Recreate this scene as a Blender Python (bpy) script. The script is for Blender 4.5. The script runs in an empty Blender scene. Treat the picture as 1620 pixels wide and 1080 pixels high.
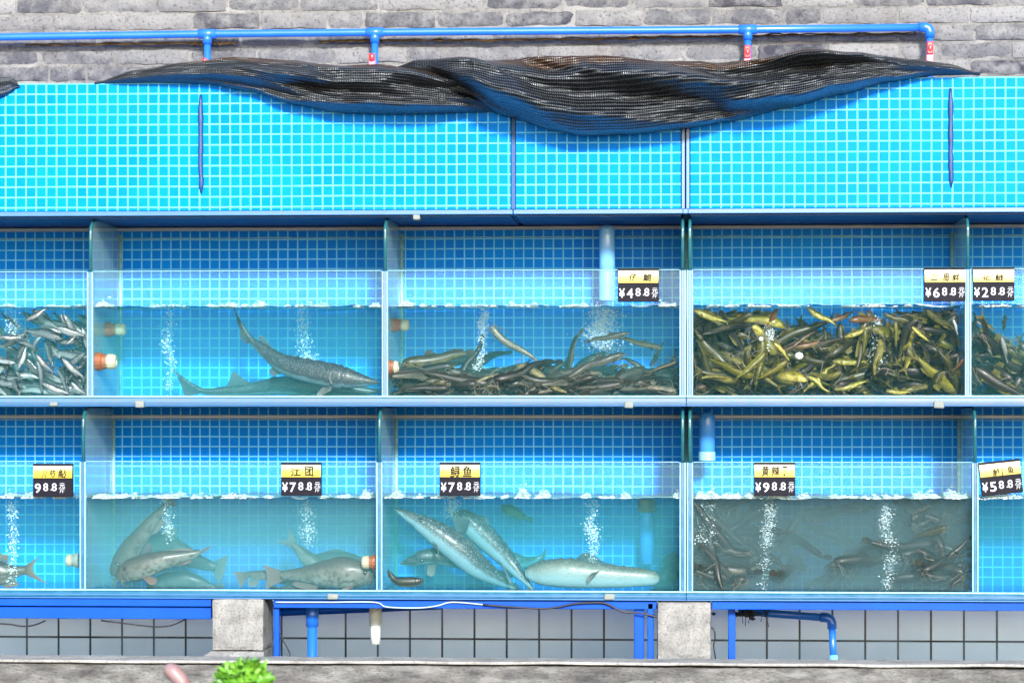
import bpy, bmesh, math, random
from mathutils import Vector, Matrix, Euler, noise
R = math.radians
rnd = random.Random(7)
scn = bpy.context.scene
C = scn.collection

# ------------------------------------------------------------------ camera
DIST, EYE, MMPX = 8.9, 1.45, 0.002
FOOT, HORIZ = 1085.0, 650.0                       # photo pixel straight in front of the camera, and its eye level
YAW = math.atan((FOOT - 810) * MMPX / DIST)
FOC = DIST / math.cos(YAW) / MMPX
CAM = Vector((0, -DIST, EYE))
cd = bpy.data.cameras.new("camera"); cam = bpy.data.objects.new("camera", cd); C.objects.link(cam)
cam.location = CAM; cam.rotation_euler = (R(90), 0, YAW)
cd.sensor_fit = 'HORIZONTAL'; cd.sensor_width = 36.0; cd.lens = FOC / 1620 * 36
cd.shift_y = (HORIZ - 540) / 1620
cd.clip_start = 0.1; cd.clip_end = 300
cd.dof.use_dof = True; cd.dof.focus_distance = DIST + 0.02; cd.dof.aperture_fstop = 3.2
scn.camera = cam
_f = Vector((-math.sin(YAW), math.cos(YAW), 0)); _r = Vector((math.cos(YAW), math.sin(YAW), 0))
def P(px, py, Y=0.0):
    """the point at depth Y that the photo shows at (px, py)"""
    d = _f + _r * ((px - 810) / FOC) + Vector((0, 0, 1)) * ((HORIZ - py) / FOC)
    return CAM + d * ((Y + DIST) / d.y)
def PX(px, Y=0.0): return P(px, HORIZ, Y).x
def PZ(py, Y=0.0, px=810): return P(px, py, Y).z

# ------------------------------------------------------------------ light
SUN_EL, SUN_AZ = R(21), R(168)                     # sun behind the camera, slightly right
w = bpy.data.worlds.new("World"); scn.world = w; w.use_nodes = True
nt = w.node_tree; bg = nt.nodes['Background']
sky = nt.nodes.new('ShaderNodeTexSky'); sky.sky_type = 'NISHITA'; sky.sun_disc = False
sky.sun_elevation = SUN_EL; sky.sun_rotation = SUN_AZ; sky.dust_density = 1.0; sky.air_density = 1.0
nt.links.new(sky.outputs[0], bg.inputs[0]); bg.inputs[1].default_value = 0.15
sd = bpy.data.lights.new("sun", 'SUN'); sd.energy = 3.5; sd.angle = R(7); sd.color = (1, .985, .96)
sun = bpy.data.objects.new("sun", sd); C.objects.link(sun)
to_sun = Vector((math.sin(SUN_AZ) * math.cos(SUN_EL), math.cos(SUN_AZ) * math.cos(SUN_EL), math.sin(SUN_EL)))
sun.rotation_euler = to_sun.to_track_quat('Z', 'Y').to_euler()
sun.location = (2, -6, 5)
scn.view_settings.view_transform = 'Standard'; scn.view_settings.look = 'None'
scn.view_settings.exposure = 1.5; scn.view_settings.gamma = 1
scn.cycles.use_denoising = True
scn.cycles.max_bounces = 8; scn.cycles.transparent_max_bounces = 40; scn.cycles.volume_bounces = 1
scn.cycles.caustics_reflective = False; scn.cycles.caustics_refractive = False

# ------------------------------------------------------------------ materials
def mat(name):
    m = bpy.data.materials.new(name); m.use_nodes = True
    return m, m.node_tree, m.node_tree.nodes['Principled BSDF']
def N(nt, t, **kw):
    n = nt.nodes.new(t)
    for k, v in kw.items():
        if k in n.inputs: n.inputs[k].default_value = v
        else: setattr(n, k, v)
    return n
def L(nt, a, b): nt.links.new(a, b)
def ramp(nt, fac, *stops):
    n = nt.nodes.new('ShaderNodeValToRGB'); e = n.color_ramp.elements
    while len(e) < len(stops): e.new(0.5)
    for el, (p, c) in zip(e, stops): el.position = p; el.color = (*c, 1)
    L(nt, fac, n.inputs[0]); return n.outputs[0]
def mix(nt, fac, a, b, mode='MIX'):
    n = nt.nodes.new('ShaderNodeMix'); n.data_type = 'RGBA'; n.blend_type = mode
    for s, v in ((n.inputs[0], fac), (n.inputs[6], a), (n.inputs[7], b)):
        if hasattr(v, 'links'): L(nt, v, s)
        elif isinstance(v, (int, float)): s.default_value = v
        else: s.default_value = (*v, 1)
    return n.outputs[2]
def math_(nt, op, a, b=None, c=None):
    n = nt.nodes.new('ShaderNodeMath'); n.operation = op
    for s, v in zip(n.inputs, (a, b, c)):
        if v is None: continue
        if hasattr(v, 'links'): L(nt, v, s)
        else: s.default_value = v
    return n.outputs[0]
def noise_(nt, scale, detail=4, vec=None, rough=0.55):
    n = N(nt, 'ShaderNodeTexNoise', Scale=scale, Detail=detail, Roughness=rough)
    if vec is not None: L(nt, vec, n.inputs['Vector'])
    return n.outputs['Fac']
def coord(nt, kind): return nt.nodes.new('ShaderNodeTexCoord').outputs[kind]
def bump(nt, bsdf, h, strength, dist=0.01):
    b = N(nt, 'ShaderNodeBump', Strength=strength, Distance=dist); L(nt, h, b.inputs['Height'])
    L(nt, b.outputs[0], bsdf.inputs['Normal']); return b

def plain(name, col, rough=.5, spec=.5, var=.25, scale=20, bmp=0.0, metal=0, coat=0):
    m, nt, b = mat(name)
    o = coord(nt, 'Object'); f = noise_(nt, scale, 5, o)
    c = mix(nt, f, tuple(x * (1 - var) for x in col), tuple(min(1, x * (1 + var)) for x in col))
    L(nt, c, b.inputs['Base Color'])
    r = N(nt, 'ShaderNodeMapRange'); L(nt, f, r.inputs[0]); r.inputs[3].default_value = max(0.02, rough - .12); r.inputs[4].default_value = min(1, rough + .12)
    L(nt, r.outputs[0], b.inputs['Roughness']); b.inputs['Specular IOR Level'].default_value = spec
    b.inputs['Metallic'].default_value = metal; b.inputs['Coat Weight'].default_value = coat
    if bmp: bump(nt, b, noise_(nt, scale * 4, 5, o), bmp, .004)
    return m

def mosaic(name):
    m, nt, b = mat(name)
    uv = coord(nt, 'UV')
    wob = N(nt, 'ShaderNodeTexNoise', Scale=3.0, Detail=2); L(nt, uv, wob.inputs['Vector'])
    add = N(nt, 'ShaderNodeVectorMath', operation='MULTIPLY_ADD'); L(nt, wob.outputs['Color'], add.inputs[0])
    add.inputs[1].default_value = (.0035, .0035, 0); L(nt, uv, add.inputs[2])
    br = N(nt, 'ShaderNodeTexBrick', offset=0.0, squash=1.0)
    br.inputs['Scale'].default_value = 1; br.inputs['Brick Width'].default_value = .0329; br.inputs['Row Height'].default_value = .0329
    br.inputs['Mortar Size'].default_value = .0027; br.inputs['Mortar Smooth'].default_value = .35
    br.inputs['Color1'].default_value = (0, .142, .64, 1); br.inputs['Color2'].default_value = (0, .166, .70, 1); br.inputs['Mortar'].default_value = (.12, .46, .80, 1)
    L(nt, add.outputs[0], br.inputs['Vector'])
    st = noise_(nt, 4, 8, uv, .65)
    col = mix(nt, ramp(nt, st, (.42, (0, 0, 0)), (.70, (.45, .45, .45))), br.outputs['Color'], (.003, .215, .60))
    L(nt, col, b.inputs['Base Color'])
    r = N(nt, 'ShaderNodeMapRange'); L(nt, br.outputs['Fac'], r.inputs[0]); r.inputs[3].default_value = .32; r.inputs[4].default_value = .8
    L(nt, r.outputs[0], b.inputs['Roughness']); b.inputs['Specular IOR Level'].default_value = .02
    inv = math_(nt, 'SUBTRACT', 1.0, br.outputs['Fac']); bump(nt, b, inv, .35, .002)
    return m

def volume(name, scol, sden, acol, aden, g=0.0):
    m = bpy.data.materials.new(name); m.use_nodes = True; nt = m.node_tree
    nt.nodes.remove(nt.nodes['Principled BSDF']); out = nt.nodes['Material Output']
    s = N(nt, 'ShaderNodeVolumeScatter', Density=sden, Anisotropy=g); s.inputs['Color'].default_value = (*scol, 1)
    a = N(nt, 'ShaderNodeVolumeAbsorption', Density=aden); a.inputs['Color'].default_value = (*acol, 1)
    ad = nt.nodes.new('ShaderNodeAddShader'); L(nt, s.outputs[0], ad.inputs[0]); L(nt, a.outputs[0], ad.inputs[1])
    L(nt, ad.outputs[0], out.inputs['Volume'])
    return m

def veil(name, col, amount, gloss=.12, rough=.15, var=.5, scale=8, streak=True, fres=.5):
    """clear sheet with a film of scale and drips on it: transparent + a little diffuse + a little gloss"""
    m, nt, b = mat(name); out = nt.nodes['Material Output']; nt.nodes.remove(b)
    o = coord(nt, 'Object')
    mp = N(nt, 'ShaderNodeMapping'); mp.inputs['Scale'].default_value = (1, 1, .25 if streak else 1); L(nt, o, mp.inputs[0])
    f = noise_(nt, scale, 6, mp.outputs[0])
    fac = math_(nt, 'MULTIPLY_ADD', f, amount * var * 2, amount * (1 - var))
    t = nt.nodes.new('ShaderNodeBsdfTransparent'); t.inputs[0].default_value = (.93, .99, .98, 1)
    d = N(nt, 'ShaderNodeBsdfDiffuse'); d.inputs[0].default_value = (*col, 1)
    g = N(nt, 'ShaderNodeBsdfGlossy', Roughness=rough); g.inputs[0].default_value = (.9, .97, 1, 1)
    m1 = nt.nodes.new('ShaderNodeMixShader'); L(nt, fac, m1.inputs[0]); L(nt, t.outputs[0], m1.inputs[1]); L(nt, d.outputs[0], m1.inputs[2])
    fr = N(nt, 'ShaderNodeLayerWeight', Blend=.25)
    gf = math_(nt, 'MULTIPLY_ADD', fr.outputs['Fresnel'], fres, gloss * .3)
    m2 = nt.nodes.new('ShaderNodeMixShader'); L(nt, gf, m2.inputs[0]); L(nt, m1.outputs[0], m2.inputs[1]); L(nt, g.outputs[0], m2.inputs[2])
    L(nt, m2.outputs[0], out.inputs[0])
    return m

def fish_mat(name, back, belly, lo=.30, hi=.62, rough=.32, spots=None, spot_scale=30, scales=0.0, scale_n=(120, 0), rand=.25, side=None, spec=.28):
    """colour goes by UV: u runs along the body, v = 1 on the back and 0 under the belly"""
    m, nt, b = mat(name)
    uv = coord(nt, 'UV'); sx = nt.nodes.new('ShaderNodeSeparateXYZ'); L(nt, uv, sx.inputs[0])
    o = coord(nt, 'Object')
    n1 = noise_(nt, spot_scale, 5, o)
    v = math_(nt, 'ADD', sx.outputs[1], math_(nt, 'MULTIPLY_ADD', n1, .30, -.15))
    stops = [(lo, belly), (hi, side or tuple((a + c) / 2 for a, c in zip(belly, back))), (min(1, hi + .2), back)]
    c = ramp(nt, v, *stops)
    if spots:
        n2 = noise_(nt, spot_scale * 2.2, 3, o)
        c = mix(nt, ramp(nt, n2, (.46, (0, 0, 0)), (.62, (.85, .85, .85))), c, spots)
        n3 = noise_(nt, spot_scale * .5, 4, o); c = mix(nt, ramp(nt, n3, (.42, (.55, .55, .55)), (.62, (0, 0, 0))), c, tuple(x * .8 for x in back))
    oi = nt.nodes.new('ShaderNodeObjectInfo')
    hs = N(nt, 'ShaderNodeHueSaturation'); L(nt, c, hs.inputs['Color'])
    L(nt, math_(nt, 'MULTIPLY_ADD', oi.outputs['Random'], rand * 2, 1 - rand), hs.inputs['Value'])
    L(nt, math_(nt, 'MULTIPLY_ADD', oi.outputs['Random'], -.03, .515), hs.inputs['Hue'])
    col = hs.outputs[0]
    h = noise_(nt, 120, 3, o)
    if scales:
        vo = N(nt, 'ShaderNodeTexVoronoi', Scale=scale_n[0]); L(nt, o, vo.inputs['Vector']); p = vo.outputs['Distance']
        mr = N(nt, 'ShaderNodeMapRange'); L(nt, p, mr.inputs[0]); mr.inputs[1].default_value = .45; mr.inputs[2].default_value = .12
        f = math_(nt, 'MULTIPLY', mr.outputs[0], scales)
        mk = N(nt, 'ShaderNodeMapRange'); L(nt, sx.outputs[1], mk.inputs[0]); mk.inputs[1].default_value = .18; mk.inputs[2].default_value = .42
        f = math_(nt, 'MULTIPLY', f, mk.outputs[0])
        col = mix(nt, f, col, (.26, .28, .285)); h = p
    L(nt, col, b.inputs['Base Color']); b.inputs['Roughness'].default_value = rough
    b.inputs['Specular IOR Level'].default_value = spec; b.inputs['Coat Weight'].default_value = .10; b.inputs['Coat Roughness'].default_value = .2
    bump(nt, b, h, .25, .002)
    return m
def fin_mat(name, col, tip, alpha=.8):
    m, nt, b = mat(name)
    uv = coord(nt, 'UV'); sx = nt.nodes.new('ShaderNodeSeparateXYZ'); L(nt, uv, sx.inputs[0])
    s = math_(nt, 'SINE', math_(nt, 'MULTIPLY', sx.outputs[0], 85.0))
    c = mix(nt, sx.outputs[1], col, tip)
    c = mix(nt, math_(nt, 'MULTIPLY_ADD', s, .18, .2), c, tuple(x * .35 for x in col))
    L(nt, c, b.inputs['Base Color']); b.inputs['Roughness'].default_value = .5; b.inputs['Specular IOR Level'].default_value = .15; b.inputs['Alpha'].default_value = alpha
    bump(nt, b, s, .3, .002)
    return m

M = {}
M['mosaic'] = mosaic('turquoise_mosaic')
M['glass'] = volume('clear_glass', (.30, .88, 1), .9, (.35, .8, .8), .3, -.5)
M['seal'] = plain('silicone_seal', (.17, .38, .46), .25, .6, .12, 60)
M['edge'] = plain('glass_edge', (.006, .095, .19), .15, .8, .35, 30)
M['dark_edge'] = plain('green_glass_edge', (.012, .085, .10), .12, .9, .5, 40)
M['rim'] = plain('grey_rim', (.24, .32, .40), .4, .5, .15, 12)
M['shelf'] = plain('shelf_metal', (.016, .10, .28), .35, .6, .2, 8)
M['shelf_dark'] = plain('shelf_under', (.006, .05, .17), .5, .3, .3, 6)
M['film'] = veil('partition_film', (.42, .66, .66), .30, .25, .12, .5, 7)
M['splash'] = veil('splash_film', (.10, .44, .54), .022, .03, .2, .95, 30, False, .04)
M['surface'] = veil('water_film', (.45, .75, .85), .05, .15, .08, .6, 25, False, .07)
M['blue_paint'] = plain('blue_gloss_paint', (.0005, .050, .36), .45, .12, .3, 7, .1)
M['blue_pipe'] = plain('blue_pvc', (.012, .105, .50), .3, .5, .12, 9)
M['blue_pale'] = plain('pale_blue_pvc', (.13, .36, .72), .25, .6, .15, 14)
M['white_pvc'] = plain('white_pvc', (.42, .46, .46), .4, .5, .12, 10)
M['red'] = plain('red_plastic', (.55, .02, .025), .35, .5, .15, 30)
M['pink'] = plain('faded_red_plastic', (.55, .13, .2), .4, .5, .15, 30)
M['orange'] = plain('rusty_orange', (.20, .045, .006), .5, .4, .7, 45)
M['ivory'] = plain('ivory_plastic', (.30, .27, .19), .4, .5, .2, 25)
M['white'] = plain('white_foam_pad', (.15, .17, .165), .7, .3, .12, 30)
M['black'] = plain('black_plastic', (.003, .003, .008), .6, .12, .3, 20)
M['cable'] = plain('black_cable', (.01, .012, .02), .5, .4, .3, 20)
M['cable_grey'] = plain('grey_cable', (.25, .35, .42), .5, .4, .3, 20)
M['ink'] = plain('marker_ink', (.012, .012, .012), .6, .2, .2, 80)
M['digit'] = plain('white_print', (.34, .35, .40), .5, .3, .05, 30)
M['brown'] = plain('coir_twine', (.06, .035, .012), .9, .1, .6, 60)
M['scum'] = plain('brown_scum', (.30, .24, .17), .8, .2, .5, 60)

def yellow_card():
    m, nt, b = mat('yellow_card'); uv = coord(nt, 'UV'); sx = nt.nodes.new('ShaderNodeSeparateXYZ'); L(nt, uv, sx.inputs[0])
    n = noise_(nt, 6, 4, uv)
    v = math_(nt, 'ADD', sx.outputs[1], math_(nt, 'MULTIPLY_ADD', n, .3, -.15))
    L(nt, ramp(nt, v, (0.0, (.30, .215, .001)), (.45, (.36, .29, .012)), (.95, (.42, .40, .22))), b.inputs['Base Color'])  # paler upper part is glare of the label holder painted into the colour
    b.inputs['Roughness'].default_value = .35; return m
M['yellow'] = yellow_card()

def concrete(name, base, dark, light, sc=6, flat=1.0):
    m, nt, b = mat(name); mp = N(nt, 'ShaderNodeMapping'); mp.inputs['Scale'].default_value = (1, 1, flat); L(nt, coord(nt, 'Object'), mp.inputs[0]); o = mp.outputs[0]
    n1 = noise_(nt, sc, 8, o, .65); n2 = noise_(nt, sc * 9, 6, o, .7); n3 = noise_(nt, sc * .6, 5, o, .6)
    c = ramp(nt, n1, (.3, dark), (.52, base), (.72, light))
    c = mix(nt, math_(nt, 'MULTIPLY', ramp(nt, n2, (.36, (1, 1, 1)), (.5, (0, 0, 0))), .55), c, tuple(x * .35 for x in dark))
    c = mix(nt, ramp(nt, n3, (.56, (0, 0, 0)), (.66, (.6, .6, .6))), c, light)
    L(nt, c, b.inputs['Base Color']); b.inputs['Roughness'].default_value = .9; b.inputs['Specular IOR Level'].default_value = .15
    bump(nt, b, math_(nt, 'ADD', n1, math_(nt, 'MULTIPLY', n2, .6)), .6, .01)
    return m
M['concrete'] = concrete('rough_concrete', (.19, .19, .187), (.105, .105, .105), (.27, .27, .265), 14)
M['coping'] = concrete('weathered_stone', (.105, .104, .102), (.038, .037, .04), (.19, .19, .188), 8, 3.2)
M['cap'] = concrete('pale_cement', (.27, .265, .255), (.17, .165, .16), (.34, .335, .325), 12)
M['mortar'] = concrete('old_mortar', (.150, .148, .146), (.085, .084, .085), (.205, .203, .20), 7)
M['paving'] = concrete('paving', (.22, .22, .21), (.17, .17, .16), (.27, .27, .26), 1.5)

def brick_mat():
    m, nt, b = mat('grey_brick'); o = coord(nt, 'Object')
    at = N(nt, 'ShaderNodeAttribute', attribute_name='tone'); at.attribute_type = 'GEOMETRY'
    t = at.outputs['Fac']
    n1 = noise_(nt, 16, 8, o, .68); n2 = noise_(nt, 90, 6, o, .7); n3 = noise_(nt, 5, 4, o)
    c = ramp(nt, t, (0, (.032, .033, .046)), (.35, (.088, .089, .098)), (.7, (.130, .130, .135)), (1, (.18, .18, .183)))
    c = mix(nt, ramp(nt, n1, (.42, (0, 0, 0)), (.66, (.8, .8, .8))), c, (.185, .184, .184))
    c = mix(nt, math_(nt, 'MULTIPLY', ramp(nt, n2, (.34, (1, 1, 1)), (.46, (0, 0, 0))), .7), c, (.02, .019, .021))
    c = mix(nt, ramp(nt, n3, (.55, (0, 0, 0)), (.75, (.35, .35, .35))), c, (.11, .092, .08))
    L(nt, c, b.inputs['Base Color']); b.inputs['Roughness'].default_value = .9; b.inputs['Specular IOR Level'].default_value = .15
    bump(nt, b, math_(nt, 'ADD', n1, math_(nt, 'MULTIPLY', n2, .5)), .8, .012)
    return m
M['brick'] = brick_mat()

def white_tile():
    m, nt, b = mat('white_tile'); uv = coord(nt, 'UV')
    br = N(nt, 'ShaderNodeTexBrick', offset=0.0, squash=1.0)
    for k, v in (('Scale', 1), ('Brick Width', .1115), ('Row Height', .1115), ('Mortar Size', .0036), ('Mortar Smooth', .1)): br.inputs[k].default_value = v
    br.inputs['Color1'].default_value = (.58, .74, .84, 1); br.inputs['Color2'].default_value = (.63, .79, .87, 1); br.inputs['Mortar'].default_value = (.006, .02, .028, 1)
    L(nt, uv, br.inputs['Vector'])
    n = noise_(nt, 5, 6, uv)
    L(nt, mix(nt, ramp(nt, n, (.4, (0, 0, 0)), (.8, (.4, .4, .4))), br.outputs['Color'], (.38, .54, .64)), b.inputs['Base Color'])
    b.inputs['Roughness'].default_value = .3; b.inputs['Specular IOR Level'].default_value = .25
    bump(nt, b, math_(nt, 'SUBTRACT', 1.0, br.outputs['Fac']), .4, .003)
    return m
M['white_tile'] = white_tile()

def net_mat():
    m, nt, b = mat('woven_shade_cloth'); uv = coord(nt, 'UV'); sx = nt.nodes.new('ShaderNodeSeparateXYZ'); L(nt, uv, sx.inputs[0])
    o = coord(nt, 'Object')
    wob = noise_(nt, 40, 3, o)
    rows = math_(nt, 'SINE', math_(nt, 'ADD', math_(nt, 'MULTIPLY', sx.outputs[1], 6.283 / .0078), math_(nt, 'MULTIPLY', wob, .9)))
    cols = math_(nt, 'SINE', math_(nt, 'ADD', math_(nt, 'MULTIPLY', sx.outputs[0], 6.283 / .0056), math_(nt, 'MULTIPLY', wob, 1.6)))
    thr = math_(nt, 'MULTIPLY_ADD', cols, .5, math_(nt, 'MULTIPLY', rows, .7))
    f = N(nt, 'ShaderNodeMapRange'); L(nt, thr, f.inputs[0]); f.inputs[1].default_value = .38; f.inputs[2].default_value = 1.1
    c = mix(nt, f.outputs[0], (.0007, .0008, .0012), (.085, .094, .112))
    # tan dust along the upper part of the roll (uv v is measured down from the roll's back edge)
    at = N(nt, 'ShaderNodeAttribute', attribute_name='dust'); at.attribute_type = 'GEOMETRY'
    dn = noise_(nt, 22, 6, o, .7)
    df = math_(nt, 'ADD', at.outputs['Fac'], math_(nt, 'MULTIPLY_ADD', dn, .7, -.30))
    dr = ramp(nt, df, (.30, (0, 0, 0)), (.58, (.9, .9, .9)))
    dust = mix(nt, f.outputs[0], (.016, .008, .004), (.17, .085, .035))
    L(nt, mix(nt, dr, c, dust), b.inputs['Base Color'])
    b.inputs['Roughness'].default_value = .30; b.inputs['Specular IOR Level'].default_value = .6; b.inputs['Specular Tint'].default_value = (.85, .93, 1, 1)
    bump(nt, b, thr, .6, .003)
    return m
M['net'] = net_mat()

def leaf_mat(name, a, c2):
    m, nt, b = mat(name); o = coord(nt, 'Object'); n = noise_(nt, 30, 5, o)
    L(nt, ramp(nt, n, (.35, a), (.65, c2)), b.inputs['Base Color']); b.inputs['Roughness'].default_value = .5
    b.inputs['Subsurface Weight'].default_value = .2; b.inputs['Subsurface Radius'].default_value = (.01, .02, .005)
    return m
M['leaf'] = leaf_mat('lettuce_green', (.035, .15, .006), (.12, .28, .02))
M['stalk'] = leaf_mat('pinkish_stalk', (.16, .085, .065), (.20, .13, .14))

def froth(name, clear_, col):
    m, nt, b = mat(name); out = nt.nodes['Material Output']
    b.inputs['Base Color'].default_value = (*col, 1); b.inputs['Roughness'].default_value = .3
    t = nt.nodes.new('ShaderNodeBsdfTransparent'); mx = nt.nodes.new('ShaderNodeMixShader'); mx.inputs[0].default_value = 1 - clear_
    L(nt, t.outputs[0], mx.inputs[1]); L(nt, b.outputs[0], mx.inputs[2]); L(nt, mx.outputs[0], out.inputs[0])
    return m
M['foam'] = froth('white_foam', .45, (.50, .60, .63)); M['ball'] = plain('white_ball', (.42, .44, .42), .5, .3, .15, 40)
def bubble_mat():
    m, nt, b = mat('air_bubble'); out = nt.nodes['Material Output']; nt.nodes.remove(b)
    t = nt.nodes.new('ShaderNodeBsdfTransparent'); d = N(nt, 'ShaderNodeBsdfDiffuse'); d.inputs[0].default_value = (.82, .95, 1, 1)
    g = N(nt, 'ShaderNodeBsdfGlossy', Roughness=.08)
    lw = N(nt, 'ShaderNodeLayerWeight', Blend=.5)
    m1 = nt.nodes.new('ShaderNodeMixShader'); m1.inputs[0].default_value = .5; L(nt, t.outputs[0], m1.inputs[1]); L(nt, d.outputs[0], m1.inputs[2])
    m2 = nt.nodes.new('ShaderNodeMixShader'); L(nt, math_(nt, 'MULTIPLY', lw.outputs['Fresnel'], .22), m2.inputs[0]); L(nt, m1.outputs[0], m2.inputs[1]); L(nt, g.outputs[0], m2.inputs[2])
    L(nt, m2.outputs[0], out.inputs[0]); return m
M['bubble'] = bubble_mat()

# ------------------------------------------------------------------ object helpers
ORG = {}                                        # world origin of every object built
def tag(o, label=None, cat=None, group=None, kind=None):
    if label: o['label'] = label
    if cat: o['category'] = cat
    if group: o['group'] = group
    if kind: o['kind'] = kind
    return o
def thing(name, label, cat, loc, group=None, kind=None):
    o = bpy.data.objects.new(name, None); C.objects.link(o); o.location = loc; o.empty_display_size = .05; ORG[o.name] = Vector(loc)
    return tag(o, label, cat, group, kind)

class MB:
    """collects shapes in world coordinates, becomes ONE mesh object"""
    def __init__(self): self.bm = bmesh.new(); self.uv = self.bm.loops.layers.uv.new('UVMap')
    def boxuv(self, faces, org=(0, 0, 0)):
        for f in faces:
            n = f.normal; ax = max(range(3), key=lambda i: abs(n[i]))
            for l in f.loops:
                c = l.vert.co - Vector(org)
                l[self.uv].uv = ((c.x, c.z) if ax == 1 else (c.y, c.z) if ax == 0 else (c.x, c.y))
    def box(self, x0, x1, y0, y1, z0, z1, bev=0.0, org=(0, 0, 0), seg=2):
        old = set(self.bm.faces); g = bmesh.ops.create_cube(self.bm, size=1.0)
        for v in g['verts']:
            v.co = Vector((x0 + (v.co.x + .5) * (x1 - x0), y0 + (v.co.y + .5) * (y1 - y0), z0 + (v.co.z + .5) * (z1 - z0)))
        fs = {f for v in g['verts'] for f in v.link_faces}
        if bev:
            es = list({e for f in fs for e in f.edges})
            r = bmesh.ops.bevel(self.bm, geom=es, offset=bev, segments=seg, affect='EDGES', profile=.5)
            fs = set(self.bm.faces) - old
        for f in fs: f.normal_update()
        self.boxuv(fs, org); return self
    def tube(self, pts, rad, n=10, cap=True):
        pts = [Vector(p) for p in pts]; rings = []
        rads = rad if isinstance(rad, (list, tuple)) else [rad] * len(pts)
        up = None
        for i, p in enumerate(pts):
            t = (pts[min(i + 1, len(pts) - 1)] - pts[max(i - 1, 0)]).normalized()
            if up is None: up = Vector((0, 0, 1)) if abs(t.z) < .9 else Vector((0, 1, 0))
            a = (up - t * up.dot(t)).normalized(); b = t.cross(a); up = a
            rings.append([self.bm.verts.new(p + (a * math.cos(k * 2 * math.pi / n) + b * math.sin(k * 2 * math.pi / n)) * rads[i]) for k in range(n)])
        for i in range(len(rings) - 1):
            for k in range(n):
                f = self.bm.faces.new((rings[i][k], rings[i][(k + 1) % n], rings[i + 1][(k + 1) % n], rings[i + 1][k])); f.smooth = True
        if cap:
            self.bm.faces.new(rings[0][::-1]); self.bm.faces.new(rings[-1])
        return self
    ICO = {}
    def ball(self, c, r, sub=1, sc=(1, 1, 1), jit=0):
        if sub not in MB.ICO:
            b = bmesh.new(); bmesh.ops.create_icosphere(b, subdivisions=sub, radius=1); b.verts.index_update()
            MB.ICO[sub] = ([v.co.copy() for v in b.verts], [[v.index for v in f.verts] for f in b.faces]); b.free()
        vs, fs = MB.ICO[sub]; cv = Vector(c); out = []
        for q in vs:
            k = 1 + (jit * noise.noise(q * 2.3 + cv * 37) if jit else 0)
            out.append(self.bm.verts.new((cv.x + q.x * r * sc[0] * k, cv.y + q.y * r * sc[1] * k, cv.z + q.z * r * sc[2] * k)))
        for f in fs: self.bm.faces.new([out[i] for i in f]).smooth = True
        return self
    def lathe(self, c, axis, prof, n=20):
        axis = Vector(axis).normalized(); a = axis.orthogonal().normalized(); b = axis.cross(a); rings = []
        for (h, r) in prof:
            rings.append([self.bm.verts.new(Vector(c) + axis * h + (a * math.cos(2 * math.pi * k / n) + b * math.sin(2 * math.pi * k / n)) * r) for k in range(n)])
        for i in range(len(rings) - 1):
            for k in range(n): self.bm.faces.new((rings[i][k], rings[i][(k + 1) % n], rings[i + 1][(k + 1) % n], rings[i + 1][k]))
        self.bm.faces.new(rings[0][::-1]); self.bm.faces.new(rings[-1]); return self
    def build(self, name, m, parent=None, loc=None, smooth=False):
        bmesh.ops.recalc_face_normals(self.bm, faces=self.bm.faces)
        vs = self.bm.verts
        if loc is None:
            loc = Vector((sum(v.co.x for v in vs) / len(vs), sum(v.co.y for v in vs) / len(vs), min(v.co.z for v in vs))) if parent is None else ORG[parent.name]
        for v in vs: v.co -= Vector(loc)
        if smooth:
            for f in self.bm.faces: f.smooth = True
        me = bpy.data.meshes.new(name); self.bm.to_mesh(me); self.bm.free()
        me.materials.append(M[m] if isinstance(m, str) else m)
        o = bpy.data.objects.new(name, me); C.objects.link(o)
        ORG[o.name] = Vector(loc)
        if parent is None: o.location = loc
        else: o.parent = parent; o.location = Vector(loc) - ORG[parent.name]
        return o

# ------------------------------------------------------------------ ground and far walls
BACK = 0.455                                   # depth of the tanks
XL, XR = PX(-230), PX(1860)
ZB, ZT = PZ(331, 0), PZ(127, 0)                # underside and top of the troughs' fronts
g = MB(); g.box(-60, 60, -60, 40, -.3, 0); o = g.build('ground', 'paving'); o['kind'] = 'structure'

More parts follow.
